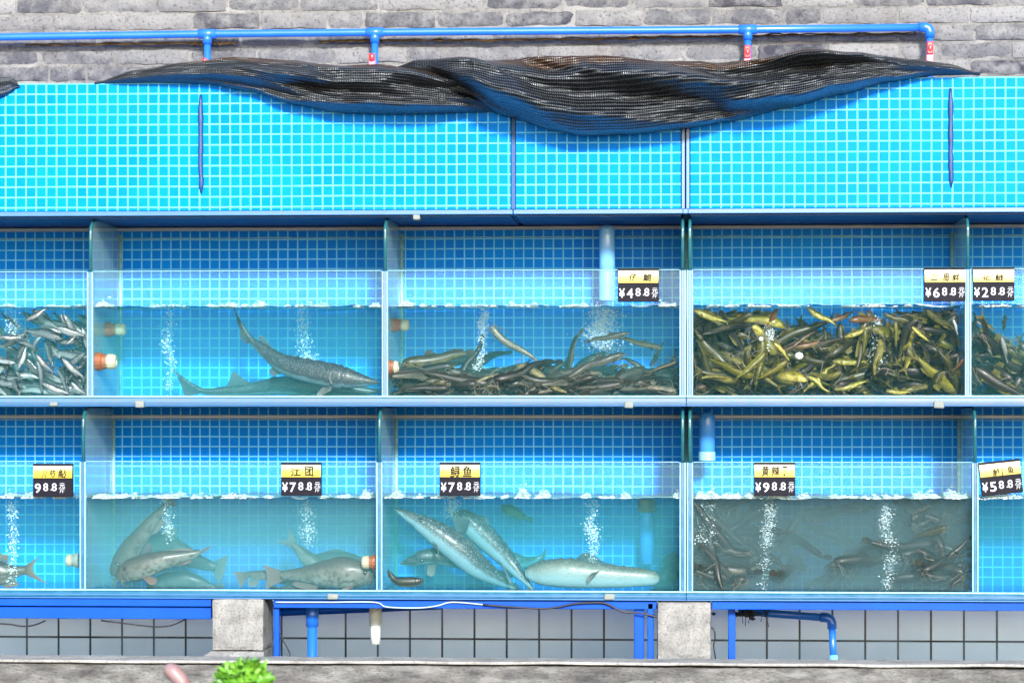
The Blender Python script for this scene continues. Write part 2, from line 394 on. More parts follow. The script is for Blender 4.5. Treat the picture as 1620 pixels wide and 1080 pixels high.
# grey brick wall behind everything (each brick modelled in the one wall mesh)
def brick_wall():
    y0 = .62; bl, bh, mj = .235, .0505, .0085
    root = thing('brick_wall', 'weathered grey brick wall rising behind the blue fish tanks', 'wall', (0, y0 + .2, 0))
    ztop = PZ(-40, y0)
    m = MB(); m.box(XL - .5, XR + .5, y0 + .0085, y0 + .3, 1.9, ztop + .3); m.build('mortar', 'mortar', root)
    bm = bmesh.new(); tone = bm.faces.layers.float.new('tone'); rr = random.Random(3)
    z = PZ(176, y0); row = 0
    while z < ztop + .1:
        h = bh * rr.uniform(.92, 1.08)
        x = XL - .4 - rr.uniform(0, .25)
        while x < XR + .4:
            l = bl * rr.choice((1, 1, 1, .95, 1.08, .52)) * rr.uniform(.95, 1.05)
            t = max(0, min(1, rr.gauss(.55, .28)))
            if rr.random() < .12: t = rr.uniform(0, .2)
            gq = bmesh.ops.create_grid(bm, x_segments=10, y_segments=4, size=.5)
            off = rr.uniform(-.004, .004); seed = Vector((rr.uniform(0, 90), rr.uniform(0, 90), 0))
            for v in gq['verts']:
                u, w_ = v.co.x, v.co.y
                e = max(abs(u) * 2, 0) ** 12 + abs(w_ * 2) ** 7
                px = x + (u + .5) * l + noise.noise(Vector((w_ * 3, u * 2, 0)) + seed) * .005
                pz = z + (w_ + .5) * h + noise.noise(Vector((u * 4, w_ * 2, 5)) + seed) * .006
                py = y0 + off + min(e, 1.6) * .0065 + noise.noise(Vector((px * 22, 0, pz * 22)) + seed) * .004
                v.co = (px, py, pz)
            for f in {f for v in gq['verts'] for f in v.link_faces}:
                f[tone] = t; f.smooth = True
            x += l + mj
        z += h + mj; row += 1
    bmesh.ops.recalc_face_normals(bm, faces=bm.faces)
    for f in bm.faces:
        if f.normal.y > 0: f.normal_flip()
    for v in bm.verts: v.co -= root.location
    me = bpy.data.meshes.new('brickwork'); bm.to_mesh(me); bm.free(); me.materials.append(M['brick'])
    b = bpy.data.objects.new('brickwork', me); C.objects.link(b); b.parent = root
brick_wall()

# mosaic wall behind the tanks
m = MB(); zt = PZ(338, BACK)
m.box(XL, XR, BACK, BACK + .1, PZ(950, BACK), ZB - .024, org=(PX(1096, BACK), 0, PZ(361, BACK)))
tag(m.build('mosaic_wall', 'mosaic'), 'blue mosaic tiled back wall seen through the two rows of glass tanks', 'wall')
# white tiled wall low down, behind the pillars
m = MB(); yw = .78
m.box(XL, XR, yw, yw + .05, 0, PZ(951, yw), org=(PX(1265, yw), 0, PZ(1010.5, yw)))
tag(m.build('white_tiled_wall', 'white_tile'), 'white square tiled wall with dark grout below the tanks', 'wall')

# ------------------------------------------------------------------ mosaic fronted troughs on top
def trough(x0, x1, label, seams):
    root = thing('mosaic_trough', label, 'tiled trough', ((x0 + x1) / 2, .2, ZB), 'mosaic fronted troughs along the top')
    m = MB(); m.box(x0, x1, 0, .60, ZB, ZT, .002, org=(x0, 0, ZT)); m.build('tiled_body', 'mosaic', root)
    m = MB(); m.box(x0 - .007, x1 + .007, -.012, .60, ZB - .017, ZB - .0015, .002); m.build('shelf_edge', 'shelf', root)
    m = MB(); m.box(x0, x1, .006, .59, ZB - .022, ZB - .0185); m.build('underside', 'shelf_dark', root)
    for px, a, b in seams:
        rr = random.Random(px); m = MB(); z0, z1 = PZ(b, 0, px), PZ(a, 0, px); X = PX(px); n = 14
        m.tube([(X + rr.uniform(-.0007, .0007) - (.002 if i < n - 2 else 0), -.001, z1 + (z0 - z1) * i / n) for i in range(n + 1)], [.003 + .0058 * min(1, i / 4 + .3) * rr.uniform(.75, 1.15) if i < n else .002 for i in range(n + 1)], 8)
        m.build('sealant_line', M['sealant'], root)
M['sealant'] = plain('blue_grey_sealant', (.008, .035, .115), .5, .4, .4, 60)
trough(XL, PX(808), 'long left mosaic trough with net over it and one short sealant line', [(318.5, 150, 307)])
trough(PX(816), PX(1077), 'short middle mosaic trough under the lowest sag of the net', [])
trough(PX(1092), XR, 'right mosaic trough with a thin sealant line near the pipe elbow', [(1505, 140, 297)])
m = MB(); m.box(PX(809), PX(815), .004, .59, ZB + .001, ZT - .003); tag(m.build('joint_strip', 'shelf_dark'), 'thin dark blue strip between the left and middle mosaic troughs', 'strip')
m = MB(); m.box(PX(1078.3), PX(1083.6), -.002, .59, ZB - .001, ZT - .002, .001); m.box(PX(1085.6), PX(1090.9), -.002, .59, ZB - .001, ZT - .002, .001)
m.box(PX(1077) + .0075, PX(1092) - .0075, -.011, .59, ZB - .0165, ZB - .002, .001); tag(m.build('joint_strip', 'shelf'), 'wide pale blue strip between the middle and right mosaic troughs', 'strip')

# ------------------------------------------------------------------ glass tanks
WATER = {
    'clear': volume('clear_water', (.15, .80, .90), .38, (.04, .82, .86), 1.7, -.3),
    'green': volume('greenish_water', (.16, .76, .82), .62, (.06, .68, .74), 2.6, -.3),
    'crowd': volume('catfish_water', (.16, .70, .80), .08, (.35, .78, .76), .8, -.3),
    'heap': volume('catfish_heap_water', (.16, .78, .86), .26, (.12, .76, .86), 1.0, -.3),
    'murky': volume('murky_water', (.24, .70, .76), 1.05, (.12, .60, .66), 3.2, -.3),
    'dark': volume('cloudy_dark_water', (.30, .50, .55), 1.6, (.25, .45, .49), 6.3, -.3),
}
rows = {'upper': dict(top=343, pane=428, level=483, floor=627, base=641, lift=0),
        'lower': dict(top=645, pane=731, level=787, floor=935, base=947, lift=0)}
def partition(root, px, r):
    """one upright sheet of glass running front to back, its front top corner rounded"""
    X = PX(px); hw = .005
    z0, z1 = PZ(r['floor']), PZ(r['top'])
    prof = [(.012, z0), (.012, z1 - .045)] + [(.012 + .085 * (1 - math.cos(a)), z1 - .045 + .045 * math.sin(a)) for a in [k * math.pi / 16 for k in range(1, 9)]] + [(BACK - .004, z1), (BACK - .004, z0)]
    bm = MB()
    def side_face(x):
        vs = [bm.bm.verts.new((x, y, z)) for y, z in prof]; return vs
    a = side_face(X - hw); b = side_face(X + hw)
    bm.bm.faces.new(a); bm.bm.faces.new(b[::-1])
    p = bm.build('partition', 'film', root)
    # solid glass edge along the front and the rounded top
    e = MB(); pts = [(X, .008, PZ(r['pane']) + .002), (X, .008, z1 - .045)] + [(X, y - .004, z) for y, z in prof[2:10]] + [(X, .3, z1), (X, BACK - .01, z1)]
    e.tube(pts, .0055, 8); e.build('upper_edge', 'dark_edge', root)
    zp = PZ(r['pane'])
    e = MB(); e.box(X - .0045, X + .0045, -.002, .0118, z0 - .001, zp, .001); e.build('front_edge', 'edge', root)
    s = MB(); s.box(X - .0098, X - .0052, -.003, .0122, z0, zp, .0012); s.build('seal_bead', 'seal', root)
    s = MB(); s.box(X + .0052, X + .0098, -.003, .0122, z0, zp, .0012); s.build('seal_bead', 'seal', root)
    q = MB(); d_ = .009 if X < 0 else -.009; q.tube([(X + d_, BACK - .012, z0), (X + d_, BACK - .012, PZ(r['top'] + 12))], .0055, 8); q.build('glint_bead', 'seal', root)  # pale bead added to stand for the bright glint on the back edge
def tank(row, pxs, label):
    r = rows[row]; x0, x1 = PX(pxs[0]), PX(pxs[-1])
    zf, zb, zp, zt = PZ(r['floor']), PZ(r['base']), PZ(r['pane']), PZ(r['top'])
    root = thing('glass_tank', label, 'fish tank', ((x0 + x1) / 2, .2, zb), 'glass fish tanks')
    m = MB(); m.box(x0 - .0112, x1 + .0112, -.001, BACK - .002, zb + .002, zf - .003, .002); m.build('bottom_plate', 'edge', root)
    m = MB(); m.box(x0 - .0112, x1 + .0112, -.006, .012, zf - .0025, zf + .003, .0015); m.build('floor_bead', 'seal', root)
    m = MB(); m.box(x0 - .0112, x1 + .0112, -.005, .01, zb - .003, zb + .0015, .0015); m.box(x0 - .0112, x1 + .0112, -.0045, -.0012, zb + .0075, zb + .0115, .001); m.build('base_bead', 'shelf', root)
    for px in pxs: partition(root, px, r)
    for a, b in zip(pxs[:-1], pxs[1:]):
        xa, xb = PX(a) + .0105, PX(b) - .0105
        m = MB(); m.box(xa, xb, .001, .0105, zf + .0035, zp); m.build('front_pane', 'glass', root)
        m = MB(); m.box(xa, xb, .0005, .0108, zp + .0002, zp + .0025, .0008); m.build('pane_edge', 'seal', root)
        m = MB(); m.box(xa, xb, .0112, .0118, PZ(r['level']) + .002, zp - .001); m.build('splash_film', 'splash', root)
    zr = PZ(361 if row == 'upper' else 659, BACK - .01)
    m = MB(); m.box(x0, x1, BACK - .02, BACK - .004, zr - .006, zr + .006, .002); m.build('back_rim', 'rim', root)
    zr = PZ(375 if row == 'upper' else 664, BACK - .01)
    m = MB(); rr = random.Random(pxs[0]); n = 60
    m.tube([(x0 + (x1 - x0) * i / n, BACK - .008, zr + .002 * noise.noise(Vector((i * .4, 0, pxs[0])))) for i in range(n + 1)], [.0012 + .0016 * max(0, noise.noise(Vector((i * .3, 3, pxs[0]))) + .3) for i in range(n + 1)], 6)
    m.build('limescale_line', 'seal', root)
    return root
tank('upper', [-330, 142.5, 609, 1080], 'upper left tank of silver fish, sturgeon and dark catfish bays')
tank('upper', [1091.5, 1531.5, 1990], 'upper right tank crowded with yellow catfish beside a darker bay')
tank('lower', [-330, 131, 600, 1080], 'lower left tank with pale catfish bay and big sturgeon bay')
tank('lower', [1091.5, 1543, 1990], 'lower right tank of cloudy dark water with an almost empty bay')

def water(row, a, b, kind, label, seed):
    r = rows[row]; xa, xb = PX(a) + .006, PX(b) - .006; z0, z1 = PZ(r['floor']) + .004, PZ(r['level'])
    nx, ny = int((xb - xa) / .006), 26
    def h(x, y): return .0065 * noise.noise(Vector((x * 7, y * 12, seed))) + .0042 * noise.noise(Vector((x * 24, y * 22, seed + 3))) + .0016 * noise.noise(Vector((x * 70, y * 40, seed)))
    def grid(bm, lift, ya):
        g = [[bm.verts.new((xa + (xb - xa) * i / nx, y, z1 + lift + h(xa + (xb - xa) * i / nx, y))) for y in (ya + (BACK - .004 - ya) * (j / ny) ** 1.3 for j in range(ny + 1))] for i in range(nx + 1)]
        for i in range(nx):
            for j in range(ny): bm.faces.new((g[i][j], g[i + 1][j], g[i + 1][j + 1], g[i][j + 1])).smooth = True
        return g
    org = Vector(((xa + xb) / 2, .2, z0))
    bm = bmesh.new(); g = grid(bm, 0, .012)
    rim = [g[i][0] for i in range(nx + 1)] + [g[nx][j] for j in range(1, ny + 1)] + [g[i][ny] for i in range(nx - 1, -1, -1)] + [g[0][j] for j in range(ny - 1, 0, -1)]
    low = [bm.verts.new((v.co.x, v.co.y, z0)) for v in rim]
    for q in range(len(rim)): bm.faces.new((rim[q], low[q], low[(q + 1) % len(rim)], rim[(q + 1) % len(rim)]))
    bm.faces.new(low[::-1]); bmesh.ops.recalc_face_normals(bm, faces=bm.faces)
    for v in bm.verts: v.co -= org
    me = bpy.data.meshes.new('water'); bm.to_mesh(me); bm.free(); me.materials.append(WATER[kind])
    o = bpy.data.objects.new('water', me); C.objects.link(o); o.location = org; tag(o, kind='structure')
    # the surface film, with its meniscus standing against the front pane
    bm = bmesh.new(); vs = grid(bm, .0025, .0125); low = []
    for i in range(nx + 1):
        c = vs[i][0].co; k = .002 + .0065 * max(0, noise.noise(Vector((c.x * 11, seed, 1))) + .12) + .002 * max(0, noise.noise(Vector((c.x * 60, seed, 4))))
        low.append(bm.verts.new((c.x, c.y - .0006, c.z - k)))
    for i in range(nx): bm.faces.new((vs[i][0], vs[i + 1][0], low[i + 1], low[i]))
    for v in bm.verts: v.co -= o.location
    me = bpy.data.meshes.new('water_surface'); bm.to_mesh(me); bm.free(); me.materials.append(M['surface'])
    s = bpy.data.objects.new('water_surface', me); C.objects.link(s); s.parent = o
    return o
water('upper', -330, 142.5, 'clear', '', 1); water('upper', 142.5, 609, 'clear', '', 2); water('upper', 609, 1080, 'heap', '', 3)
water('upper', 1091.5, 1531.5, 'crowd', '', 4); water('upper', 1531.5, 1990, 'heap', '', 5)
water('lower', -330, 131, 'clear', '', 6); water('lower', 131, 600, 'murky', '', 7); water('lower', 600, 1080, 'green', '', 8)
water('lower', 1091.5, 1543, 'dark', '', 9); water('lower', 1543, 1990, 'green', '', 10)

# foam on the water and columns of air bubbles
def foam(row, spots, label):
    r = rows[row]; m = MB(); rr = random.Random(int(spots[0][0]) + 5)
    for (a, b, hpx, dens) in spots:
        n = int((b - a) * dens * 1.1)
        for _ in range(n):
            t = rr.random(); px = a + (b - a) * t; env = min(1, 6 * t, 6 * (1 - t)) * max(0, noise.noise(Vector((px * .06, hpx, 2))) * 1.6 + .34)
            if env < .12 + .25 * rr.random(): continue
            y = .014 + rr.random() ** 2 * .16
            hz = hpx * min(1, env) * rr.random() ** 2.2 * (1.9 if rr.random() < .06 else 1)
            rad = rr.choice((.0009, .0012, .0016, .0022, .0030)) * rr.uniform(.8, 1.25)
            c = P(px, r['level'] - hz * .9 + 1.5 * noise.noise(Vector((px * .04, 1, 1))) + 1, 0)
            m.ball((c.x, y, c.z), rad, 1, (1.9, 1.2, .8), .6)
    o = m.build('foam', 'foam', loc=P(spots[0][0], r['level'], .05)); return tag(o, kind='stuff')
def bubbles(cols, row):
    for (pts, wpx, n, Y) in cols:
        m = MB(); rr = random.Random(int(pts[0][0] * 7))
        for _ in range(int(n * 3.8)):
            t = rr.random() * (len(pts) - 1); i = min(int(t), len(pts) - 2); f = t - i
            px = pts[i][0] + (pts[i + 1][0] - pts[i][0]) * f; py = pts[i][1] + (pts[i + 1][1] - pts[i][1]) * f
            cl = .35 + 1.0 * max(0, noise.noise(Vector((px * .05, py * .06, n))) + .35)
            if rr.random() > cl: continue
            c = P(px + rr.gauss(0, wpx * .4), py + rr.gauss(0, 4), Y + rr.uniform(-.03, .03))
            rad = rr.choice((.0005, .0006, .0007, .0008, .0008, .001, .001, .0013, .0017, .0024)) * rr.uniform(.8, 1.2)
            m.ball(c, rad, 1, (1.15, 1, .85), .3)
        tag(m.build('air_bubbles', 'bubble', loc=P(*pts[-1], Y)), kind='stuff')
foam('upper', [(-20, 30, 6, 3), (70, 137, 5, 5)], '')
foam('upper', [(148, 185, 10, 14), (230, 300, 6, 3), (320, 420, 13, 9), (440, 530, 8, 3), (555, 604, 6, 8)], '')
foam('upper', [(614, 690, 11, 14), (690, 900, 9, 3), (880, 930, 10, 4), (1040, 1076, 16, 18)], '')
foam('upper', [(1096, 1300, 5, 2.5), (1180, 1215, 8, 4), (1330, 1450, 6, 4)], '')
foam('upper', [(1540, 1640, 5, 3)], '')
foam('lower', [(-30, 126, 11, 14)], '')
foam('lower', [(136, 200, 13, 16), (200, 245, 10, 4), (240, 285, 15, 10), (285, 440, 9, 5), (350, 400, 13, 10), (500, 595, 8, 5), (568, 596, 14, 14)], '')
foam('lower', [(605, 640, 13, 14), (640, 790, 7, 5), (790, 880, 15, 13), (910, 1000, 10, 5), (1055, 1076, 14, 16)], '')
foam('lower', [(1096, 1200, 18, 24), (1190, 1290, 12, 9), (1290, 1440, 9, 5), (1430, 1538, 15, 16)], '')
foam('lower', [(1548, 1640, 8, 8)], '')
bubbles([([(267, 488), (268, 520), (262, 545), (272, 575), (265, 620)], 12, 260, .22), ([(480, 486), (478, 520), (484, 560), (490, 575)], 16, 330, .25)], 'upper')
bubbles([([(768, 487), (763, 520), (760, 560), (752, 590)], 12, 330, .2), ([(955, 486), (955, 510), (945, 530), (965, 555)], 34, 900, .24), ([(1217, 520), (1214, 550)], 12, 120, .1), ([(1386, 505), (1385, 530), (1390, 580)], 13, 260, .1), ([(16, 490), (22, 540)], 14, 130, .1)], 'upper')
bubbles([([(18, 795), (20, 830), (20, 870), (18, 920)], 12, 260, .12), ([(484, 795), (486, 830), (488, 862)], 18, 230, .15), ([(262, 790), (268, 850)], 12, 140, .12),
         ([(716, 792), (714, 815)], 16, 170, .2), ([(938, 795), (932, 830), (940, 850), (938, 890), (938, 925)], 14, 380, .12),
         ([(1220, 795), (1215, 830), (1212, 870), (1208, 930)], 14, 420, .08), ([(1402, 800), (1400, 840), (1412, 870), (1402, 930)], 14, 420, .08), ([(1118, 795), (1118, 840), (1112, 860)], 26, 130, .06)], 'lower')

# ------------------------------------------------------------------ shade net bundled over the troughs
def interp(tab, x):
    if x <= tab[0][0]: return tab[0][1]
    for (x0, y0), (x1, y1) in zip(tab[:-1], tab[1:]):
        if x <= x1:
            t = (x - x0) / (x1 - x0); return y0 + (y1 - y0) * (t * t * (3 - 2 * t) * .5 + t * .5)
    return tab[-1][1]
def net_sheet(bm, uv, dust, top, bot, x0, x1, yc, depth, seed, folds, nx=300, nt=64, a0=-70, a1=205, dustk=1.0):
    """a bundled roll between two outline curves (photo pixels); folds run lengthwise and slant"""
    rows_ = []; u = 0; lastp = None
    for i in range(nx + 1):
        px = x0 + (x1 - x0) * i / nx
        t_, b_ = interp(top, px), interp(bot, px)
        c = P(px, (t_ + b_) / 2, 0); rz = max(.004, (b_ - t_) * .001); k = min(1, rz / .07)
        ry = depth * (k ** .75) + .003
        if lastp is not None: u += (c - lastp).length
        lastp = c; col = []; v = 0; pp = None
        for j in range(nt + 1):
            s = j / nt; th = R(a0 + (a1 - a0) * s)
            f = 0
            for (amp, freq, slant, ph) in folds:
                q = freq * s + slant * (px - x0) / (x1 - x0) + ph + .35 * noise.noise(Vector((px * .004, s * 2, seed)))
                w_ = math.sin(q * 2 * math.pi); f += amp * (math.copysign(abs(w_) ** .6, w_))
            f += .16 * noise.noise(Vector((px * .011 + s * 1.5, s * 4.5, seed + 7))) - .22 * abs(noise.noise(Vector((px * .016 - s * 2.2, s * 5.0 + px * .004, seed + 3)))) + .07 + .05 * noise.noise(Vector((px * .05, s * 12, seed)))
            edge = math.sin(math.pi * min(1, max(0, s))) ** .5
            rr_ = 1 + f * edge * k
            z = c.z + rz * math.cos(th) * (1 + f * .25 * edge * k); y = yc - ry * math.copysign(abs(math.sin(th)) ** .6, math.sin(th)) * rr_
            p = Vector((c.x, y, z))
            v = s * .36; pp = p
            vt = bm.verts.new(p); 
            dz = (math.cos(th) - .60) * 2.6 * dustk
            vt[dust] = max(0, min(1, dz)); col.append((vt, u, v))
        rows_.append(col)
    for i in range(nx):
        for j in range(nt):
            q = (rows_[i][j], rows_[i][j + 1], rows_[i + 1][j + 1], rows_[i + 1][j])
            f = bm.faces.new([a[0] for a in q]); f.smooth = True
            for l, a in zip(f.loops, q): l[uv].uv = (a[1], a[2])
def net(name, label, sheets):
    bm = bmesh.new(); uv = bm.loops.layers.uv.new('UVMap'); dust = bm.verts.layers.float.new('dust')
    for s in sheets: net_sheet(bm, uv, dust, **s)
    loc = sum((v.co for v in bm.verts), Vector()) / len(bm.verts)
    for v in bm.verts: v.co -= loc
    me = bpy.data.meshes.new(name); bm.to_mesh(me); bm.free(); me.materials.append(M['net'])
    o = bpy.data.objects.new(name, me); C.objects.link(o); o.location = loc
    return tag(o, label, 'shade net')
topA = [(150, 131), (215, 112), (300, 100), (380, 93), (450, 97), (540, 104), (600, 103), (650, 108), (720, 125), (800, 165)]
botA = [(150, 132.5), (250, 131.5), (330, 134), (400, 146), (470, 166), (540, 178), (650, 183), (760, 179), (800, 177)]
topB = [(630, 106), (660, 98), (800, 96), (890, 98), (1000, 98), (1100, 97), (1145, 104), (1200, 100), (1270, 87), (1350, 88), (1450, 96), (1500, 103), (1550, 117)]
botB = [(630, 110), (680, 128), (740, 158), (800, 187), (870, 207), (920, 214), (1000, 212), (1080, 203), (1150, 192), (1250, 172), (1330, 150), (1400, 131), (1480, 118.5), (1550, 118)]
topC = [(690, 100), (800, 97), (900, 100), (980, 110), (1060, 112), (1145, 106)]
botC = [(690, 102), (800, 112), (900, 122), (980, 128), (1060, 122), (1145, 108)]
net('shade_net', 'long bunched black shade net with dusty brown top draped over the troughs', [
    dict(top=topA, bot=botA, x0=150, x1=800, yc=.012, depth=.15, seed=1, folds=[(.22, 2.6, 1.4, .1), (.09, 6.0, -1.0, .4)], dustk=1.0),
    dict(top=topB, bot=botB, x0=630, x1=1550, yc=.0, depth=.185, seed=5, folds=[(.30, 2.4, -2.8, .35), (.10, 5.5, -1.6, .1)], dustk=1.1),
])
net('shade_net', 'small dark end of netting hanging at the left edge of the picture', [
    dict(top=[(-120, 110), (0, 122), (20, 124), (32, 136)], bot=[(-120, 190), (-20, 166), (8, 152), (32, 138)], x0=-120, x1=32, yc=.0, depth=.07, seed=9, folds=[(.12, 2.5, 1.0, 0)], nx=60, dustk=.3)])

# ------------------------------------------------------------------ blue water pipe with red valves
YP = .555
root = thing('water_pipe', 'bright blue pipe with red valves running along the brick wall', 'water pipe', P(810, 50, YP))
pp = [(-200, 62), (0, 59), (328, 54), (593, 51.5), (1183, 47), (1467, 43.5)]
m = MB(); m.tube([P(x, y, YP) for x, y in pp], .0128, 14); m.build('pipe_run', 'blue_pipe', root)
for px, py in pp[2:5]:
    m = MB(); c = P(px, py, YP); m.tube([c + Vector((-.03, 0, 0)), c + Vector((.03, 0, 0))], .0165, 14); m.tube([c, c + Vector((0, 0, -.035))], .0155, 14); m.build('tee_joint', 'blue_pipe', root, smooth=False)
m = MB(); c = P(1467, 43.5, YP); m.tube([c + Vector((-.028, 0, 0)), c + Vector((-.005, 0, 0)), c + Vector((.004, 0, -.004)), c + Vector((.008, 0, -.014)), c + Vector((.008, 0, -.034))], .0165, 14); m.build('elbow_joint', 'blue_pipe', root)
for i, (px, py) in enumerate(pp[2:]):
    c = P(px, py, YP) + Vector((.008 if i == 3 else 0, 0, 0))
    m = MB(); m.tube([c + Vector((0, 0, -.02)), Vector((c.x, YP, ZT - .02))], .0115, 12); m.build('drop_pipe', 'blue_pipe', root)
    zt_, zb_ = [(96, 106), (87, 103), (74, 103), (68, 97)][i]
    za, zb2 = PZ(zt_, YP, px), PZ(zb_, YP, px); x = c.x - (.006 if i in (1,) else .002)
    m = MB(); m.box(x - .0115, x + .0115, YP - .034, YP - .012, zb2 - .012, zb2 + (za - zb2) * .36, .003); m.build('valve_body', 'pink', root)
    m = MB(); m.box(x - .0105, x + .0105, YP - .042, YP - .026, zb2 + (za - zb2) * .30, za, .004); m.ball((x, YP - .042, zb2 + (za - zb2) * .62), .009, 2, (.8, .35, 1.4)); m.build('valve_handle', 'red', root)
# old twine lying along under the pipe
rr = random.Random(4)
for lab, runs in (('frayed brown twine along the wall under the pipe at the left', ((40, 330, 12), (300, 372, 13))), ('longer frayed brown twine under the pipe across the middle and right', ((505, 700, 11), (690, 1010, 12), (1000, 1195, 10), (1185, 1450, 9)))):
    m = MB()
    for (a, b, dy) in runs:
        for k in range(3):
            n = 46
            m.tube([P(a + (b - a) * i / n, 59 - 15.5 * (a + (b - a) * i / n) / 1467 + dy + 3.5 * noise.noise(Vector((i * .21, k * 3, a))) + k, YP + .035 - .012 * noise.noise(Vector((i * .3, k, 9)))) for i in range(n + 1)], [.0016 + .0012 * rr.random() for _ in range(n + 1)], 5)
    tag(m.build('twine', 'brown'), lab, 'twine', 'twine under the pipe')

# ------------------------------------------------------------------ pillars, steel frame, drains, low wall
def pillar(x0, x1, y0, y1, Ya, Yb, label, slope):
    root = thing('concrete_pillar', label, 'pillar', P((x0 + x1) / 2, y1, Ya), 'concrete pillars under the tanks')
    bm = bmesh.new(); X0, X1, z0, z1 = PX(x0, Ya), PX(x1, Ya), PZ(y1, Ya), PZ(y0, Ya)
    bmesh.ops.create_cube(bm, size=1)
    bmesh.ops.subdivide_edges(bm, edges=bm.edges[:], cuts=11, use_grid_fill=True)
    for v in bm.verts:
        p = Vector((X0 + (v.co.x + .5) * (X1 - X0), Ya + (v.co.y + .5) * (Yb - Ya), z0 + (v.co.z + .5) * (z1 - z0)))
        c = sum(abs(abs(q) - .5) < 1e-4 for q in v.co)
        if c > 1: p += (Vector(((X0 + X1) / 2, (Ya + Yb) / 2, (z0 + z1) / 2)) - p).normalized() * .004
        p += Vector(noise.noise_vector(p * 30)) * .0022; v.co = p - ORG[root.name]
    for f in bm.faces: f.smooth = False
    me = bpy.data.meshes.new('shaft'); bm.to_mesh(me); bm.free(); me.materials.append(M['concrete'])
    o = bpy.data.objects.new('shaft', me); C.objects.link(o); o.parent = root
    m = MB(); zb_ = z0 - .3; zz = z0 - .002                                                # spread mortar foot, sloping to the left
    v = [m.bm.verts.new(q) for q in ((X0 - slope, Ya - .06, z0 - .05), (X1 + .004, Ya - .06, z0 - .05), (X1 + .004, Yb, z0 - .05), (X0 - slope, Yb, z0 - .05), (X0 - .003, Ya - .004, zz), (X1 + .002, Ya - .004, zz), (X1 + .002, Yb, zz), (X0 - .003, Yb, zz),
         (X0 - slope, Ya - .06, .0), (X1 + .004, Ya - .06, .0), (X1 + .004, Yb, .0), (X0 - slope, Yb, .0))]
    for q in ((4, 5, 6, 7), (0, 1, 5, 4), (1, 2, 6, 5), (2, 3, 7, 6), (3, 0, 4, 7), (8, 9, 1, 0), (9, 10, 2, 1), (10, 11, 3, 2), (11, 8, 0, 3), (11, 10, 9, 8)): m.bm.faces.new([v[i] for i in q])
    m.build('mortar_foot', 'concrete', root)
pillar(335, 417, 948.6, 1031, -.02, .2, 'concrete pillar with sloping mortar foot behind the bright green leaves', .075)
pillar(1040, 1125, 951, 1042, -.02, .2, 'pale concrete pillar standing between two blue posts', .006)

root = thing('steel_frame', 'blue painted steel frame carrying the lower row of tanks', 'frame', (0, .1, 0))
def beam(a, b, y0, y1, Ya, Yb, name='beam'):
    m = MB(); m.box(PX(a, Ya), PX(b, Ya), Ya, Yb, PZ(y1, Ya), PZ(y0, Ya), .002); m.build(name, 'blue_paint', root)
beam(-230, 334, 949.5, 961, .004, .05); beam(-230, 334, 962.5, 981, .02, .07); beam(433, 1039, 949.5, 962.5, .012, .05); beam(1126, 1860, 950.5, 962, .004, .05)
for a, b, Ya in ((432.5, 441.5, .03), (1003, 1019, .03), (1024, 1034, .012), (1152, 1163.5, .06)):
    m = MB(); m.box(PX(a, Ya), PX(b, Ya), Ya, Ya + .03, 0, PZ(950, Ya) - .004, .003); m.build('post', 'blue_paint', root)
m = MB(); a, b = P(436, 964, .20), P(690, 963, .36); m.tube([P(436, 968, .12), P(700, 957, .30)], .013, 4); m.build('brace', 'blue_paint', root)

def pipe(name, label, cat, parts, group=None):
    root = thing(name, label, cat, parts[0][1][-1], group)
    for (nm, pts, rad, mt) in parts:
        m = MB(); m.tube(pts, rad, 16); m.build(nm, mt, root)
pipe('drain_pipe', 'blue drain pipe sloping right then bending straight down by the tiles', 'drain pipe', [
    ('sloping_run', [P(1168, 966, .22), P(1306, 976.5, .22)], .0125, 'blue_pipe'),
    ('elbow', [P(1298, 975.6, .22), P(1309, 976.6, .22), P(1314, 979.5, .22), P(1316, 985, .22), P(1316.5, 994, .22)], .0155, 'blue_pipe'),
    ('downpipe', [P(1316.5, 990, .22), P(1319, 1055, .22)], .0115, 'blue_pipe'),
    ('coupling', [P(1318.6, 1035, .22), P(1319.3, 1048, .22), P(1319.5, 1062, .22), P(1319.5, 1180, .22)], [.0135, .016, .016, .016], 'blue_pale')], 'drain pipes under the tanks')
pipe('drain_pipe', 'straight blue drain pipe standing right of the left pillar', 'drain pipe', [
    ('socket', [P(494, 952, .14), P(494, 990, .14)], .0215, 'blue_pipe'), ('downpipe', [P(494, 985, .14), P(494, 1200, .14)], .0165, 'blue_pipe')], 'drain pipes under the tanks')
pipe('drain_pipe', 'short white drain stub hanging below the beam', 'drain pipe', [
    ('socket', [P(594, 955, .2), P(594, 988, .2)], [.021, .021], 'white_pvc'), ('stub', [P(594, 985, .2), P(594, 1018, .2)], .0165, 'white_pvc')], 'drain pipes under the tanks')

def cable(label, pts, Y, rad, mt):
    V = [Vector(P(x, y, Y)) for x, y in pts]; out = []
    for i in range(len(V) - 1):
        p0, p1, p2, p3 = V[max(0, i - 1)], V[i], V[i + 1], V[min(len(V) - 1, i + 2)]
        for k in range(6):
            t = k / 6; out.append(.5 * ((2 * p1) + (p2 - p0) * t + (2 * p0 - 5 * p1 + 4 * p2 - p3) * t * t + (3 * p1 - p0 - 3 * p2 + p3) * t ** 3))
    m = MB(); m.tube(out + [V[-1]], rad, 7); tag(m.build('cable', mt), label, 'cable', 'cables below the tanks')
cable('grey cable looping along the beam left of the middle', [(436, 952), (520, 952), (592, 952), (612, 959.5), (660, 961), (690, 958), (716, 952), (766, 956)], .003, .0024, 'cable_grey')
cable('dark cable sagging across the beam to the right pillar', [(764, 956), (850, 962), (880, 960), (905, 955), (930, 953), (958, 954), (985, 967), (1012, 969), (1046, 977)], .002, .0032, 'cable')
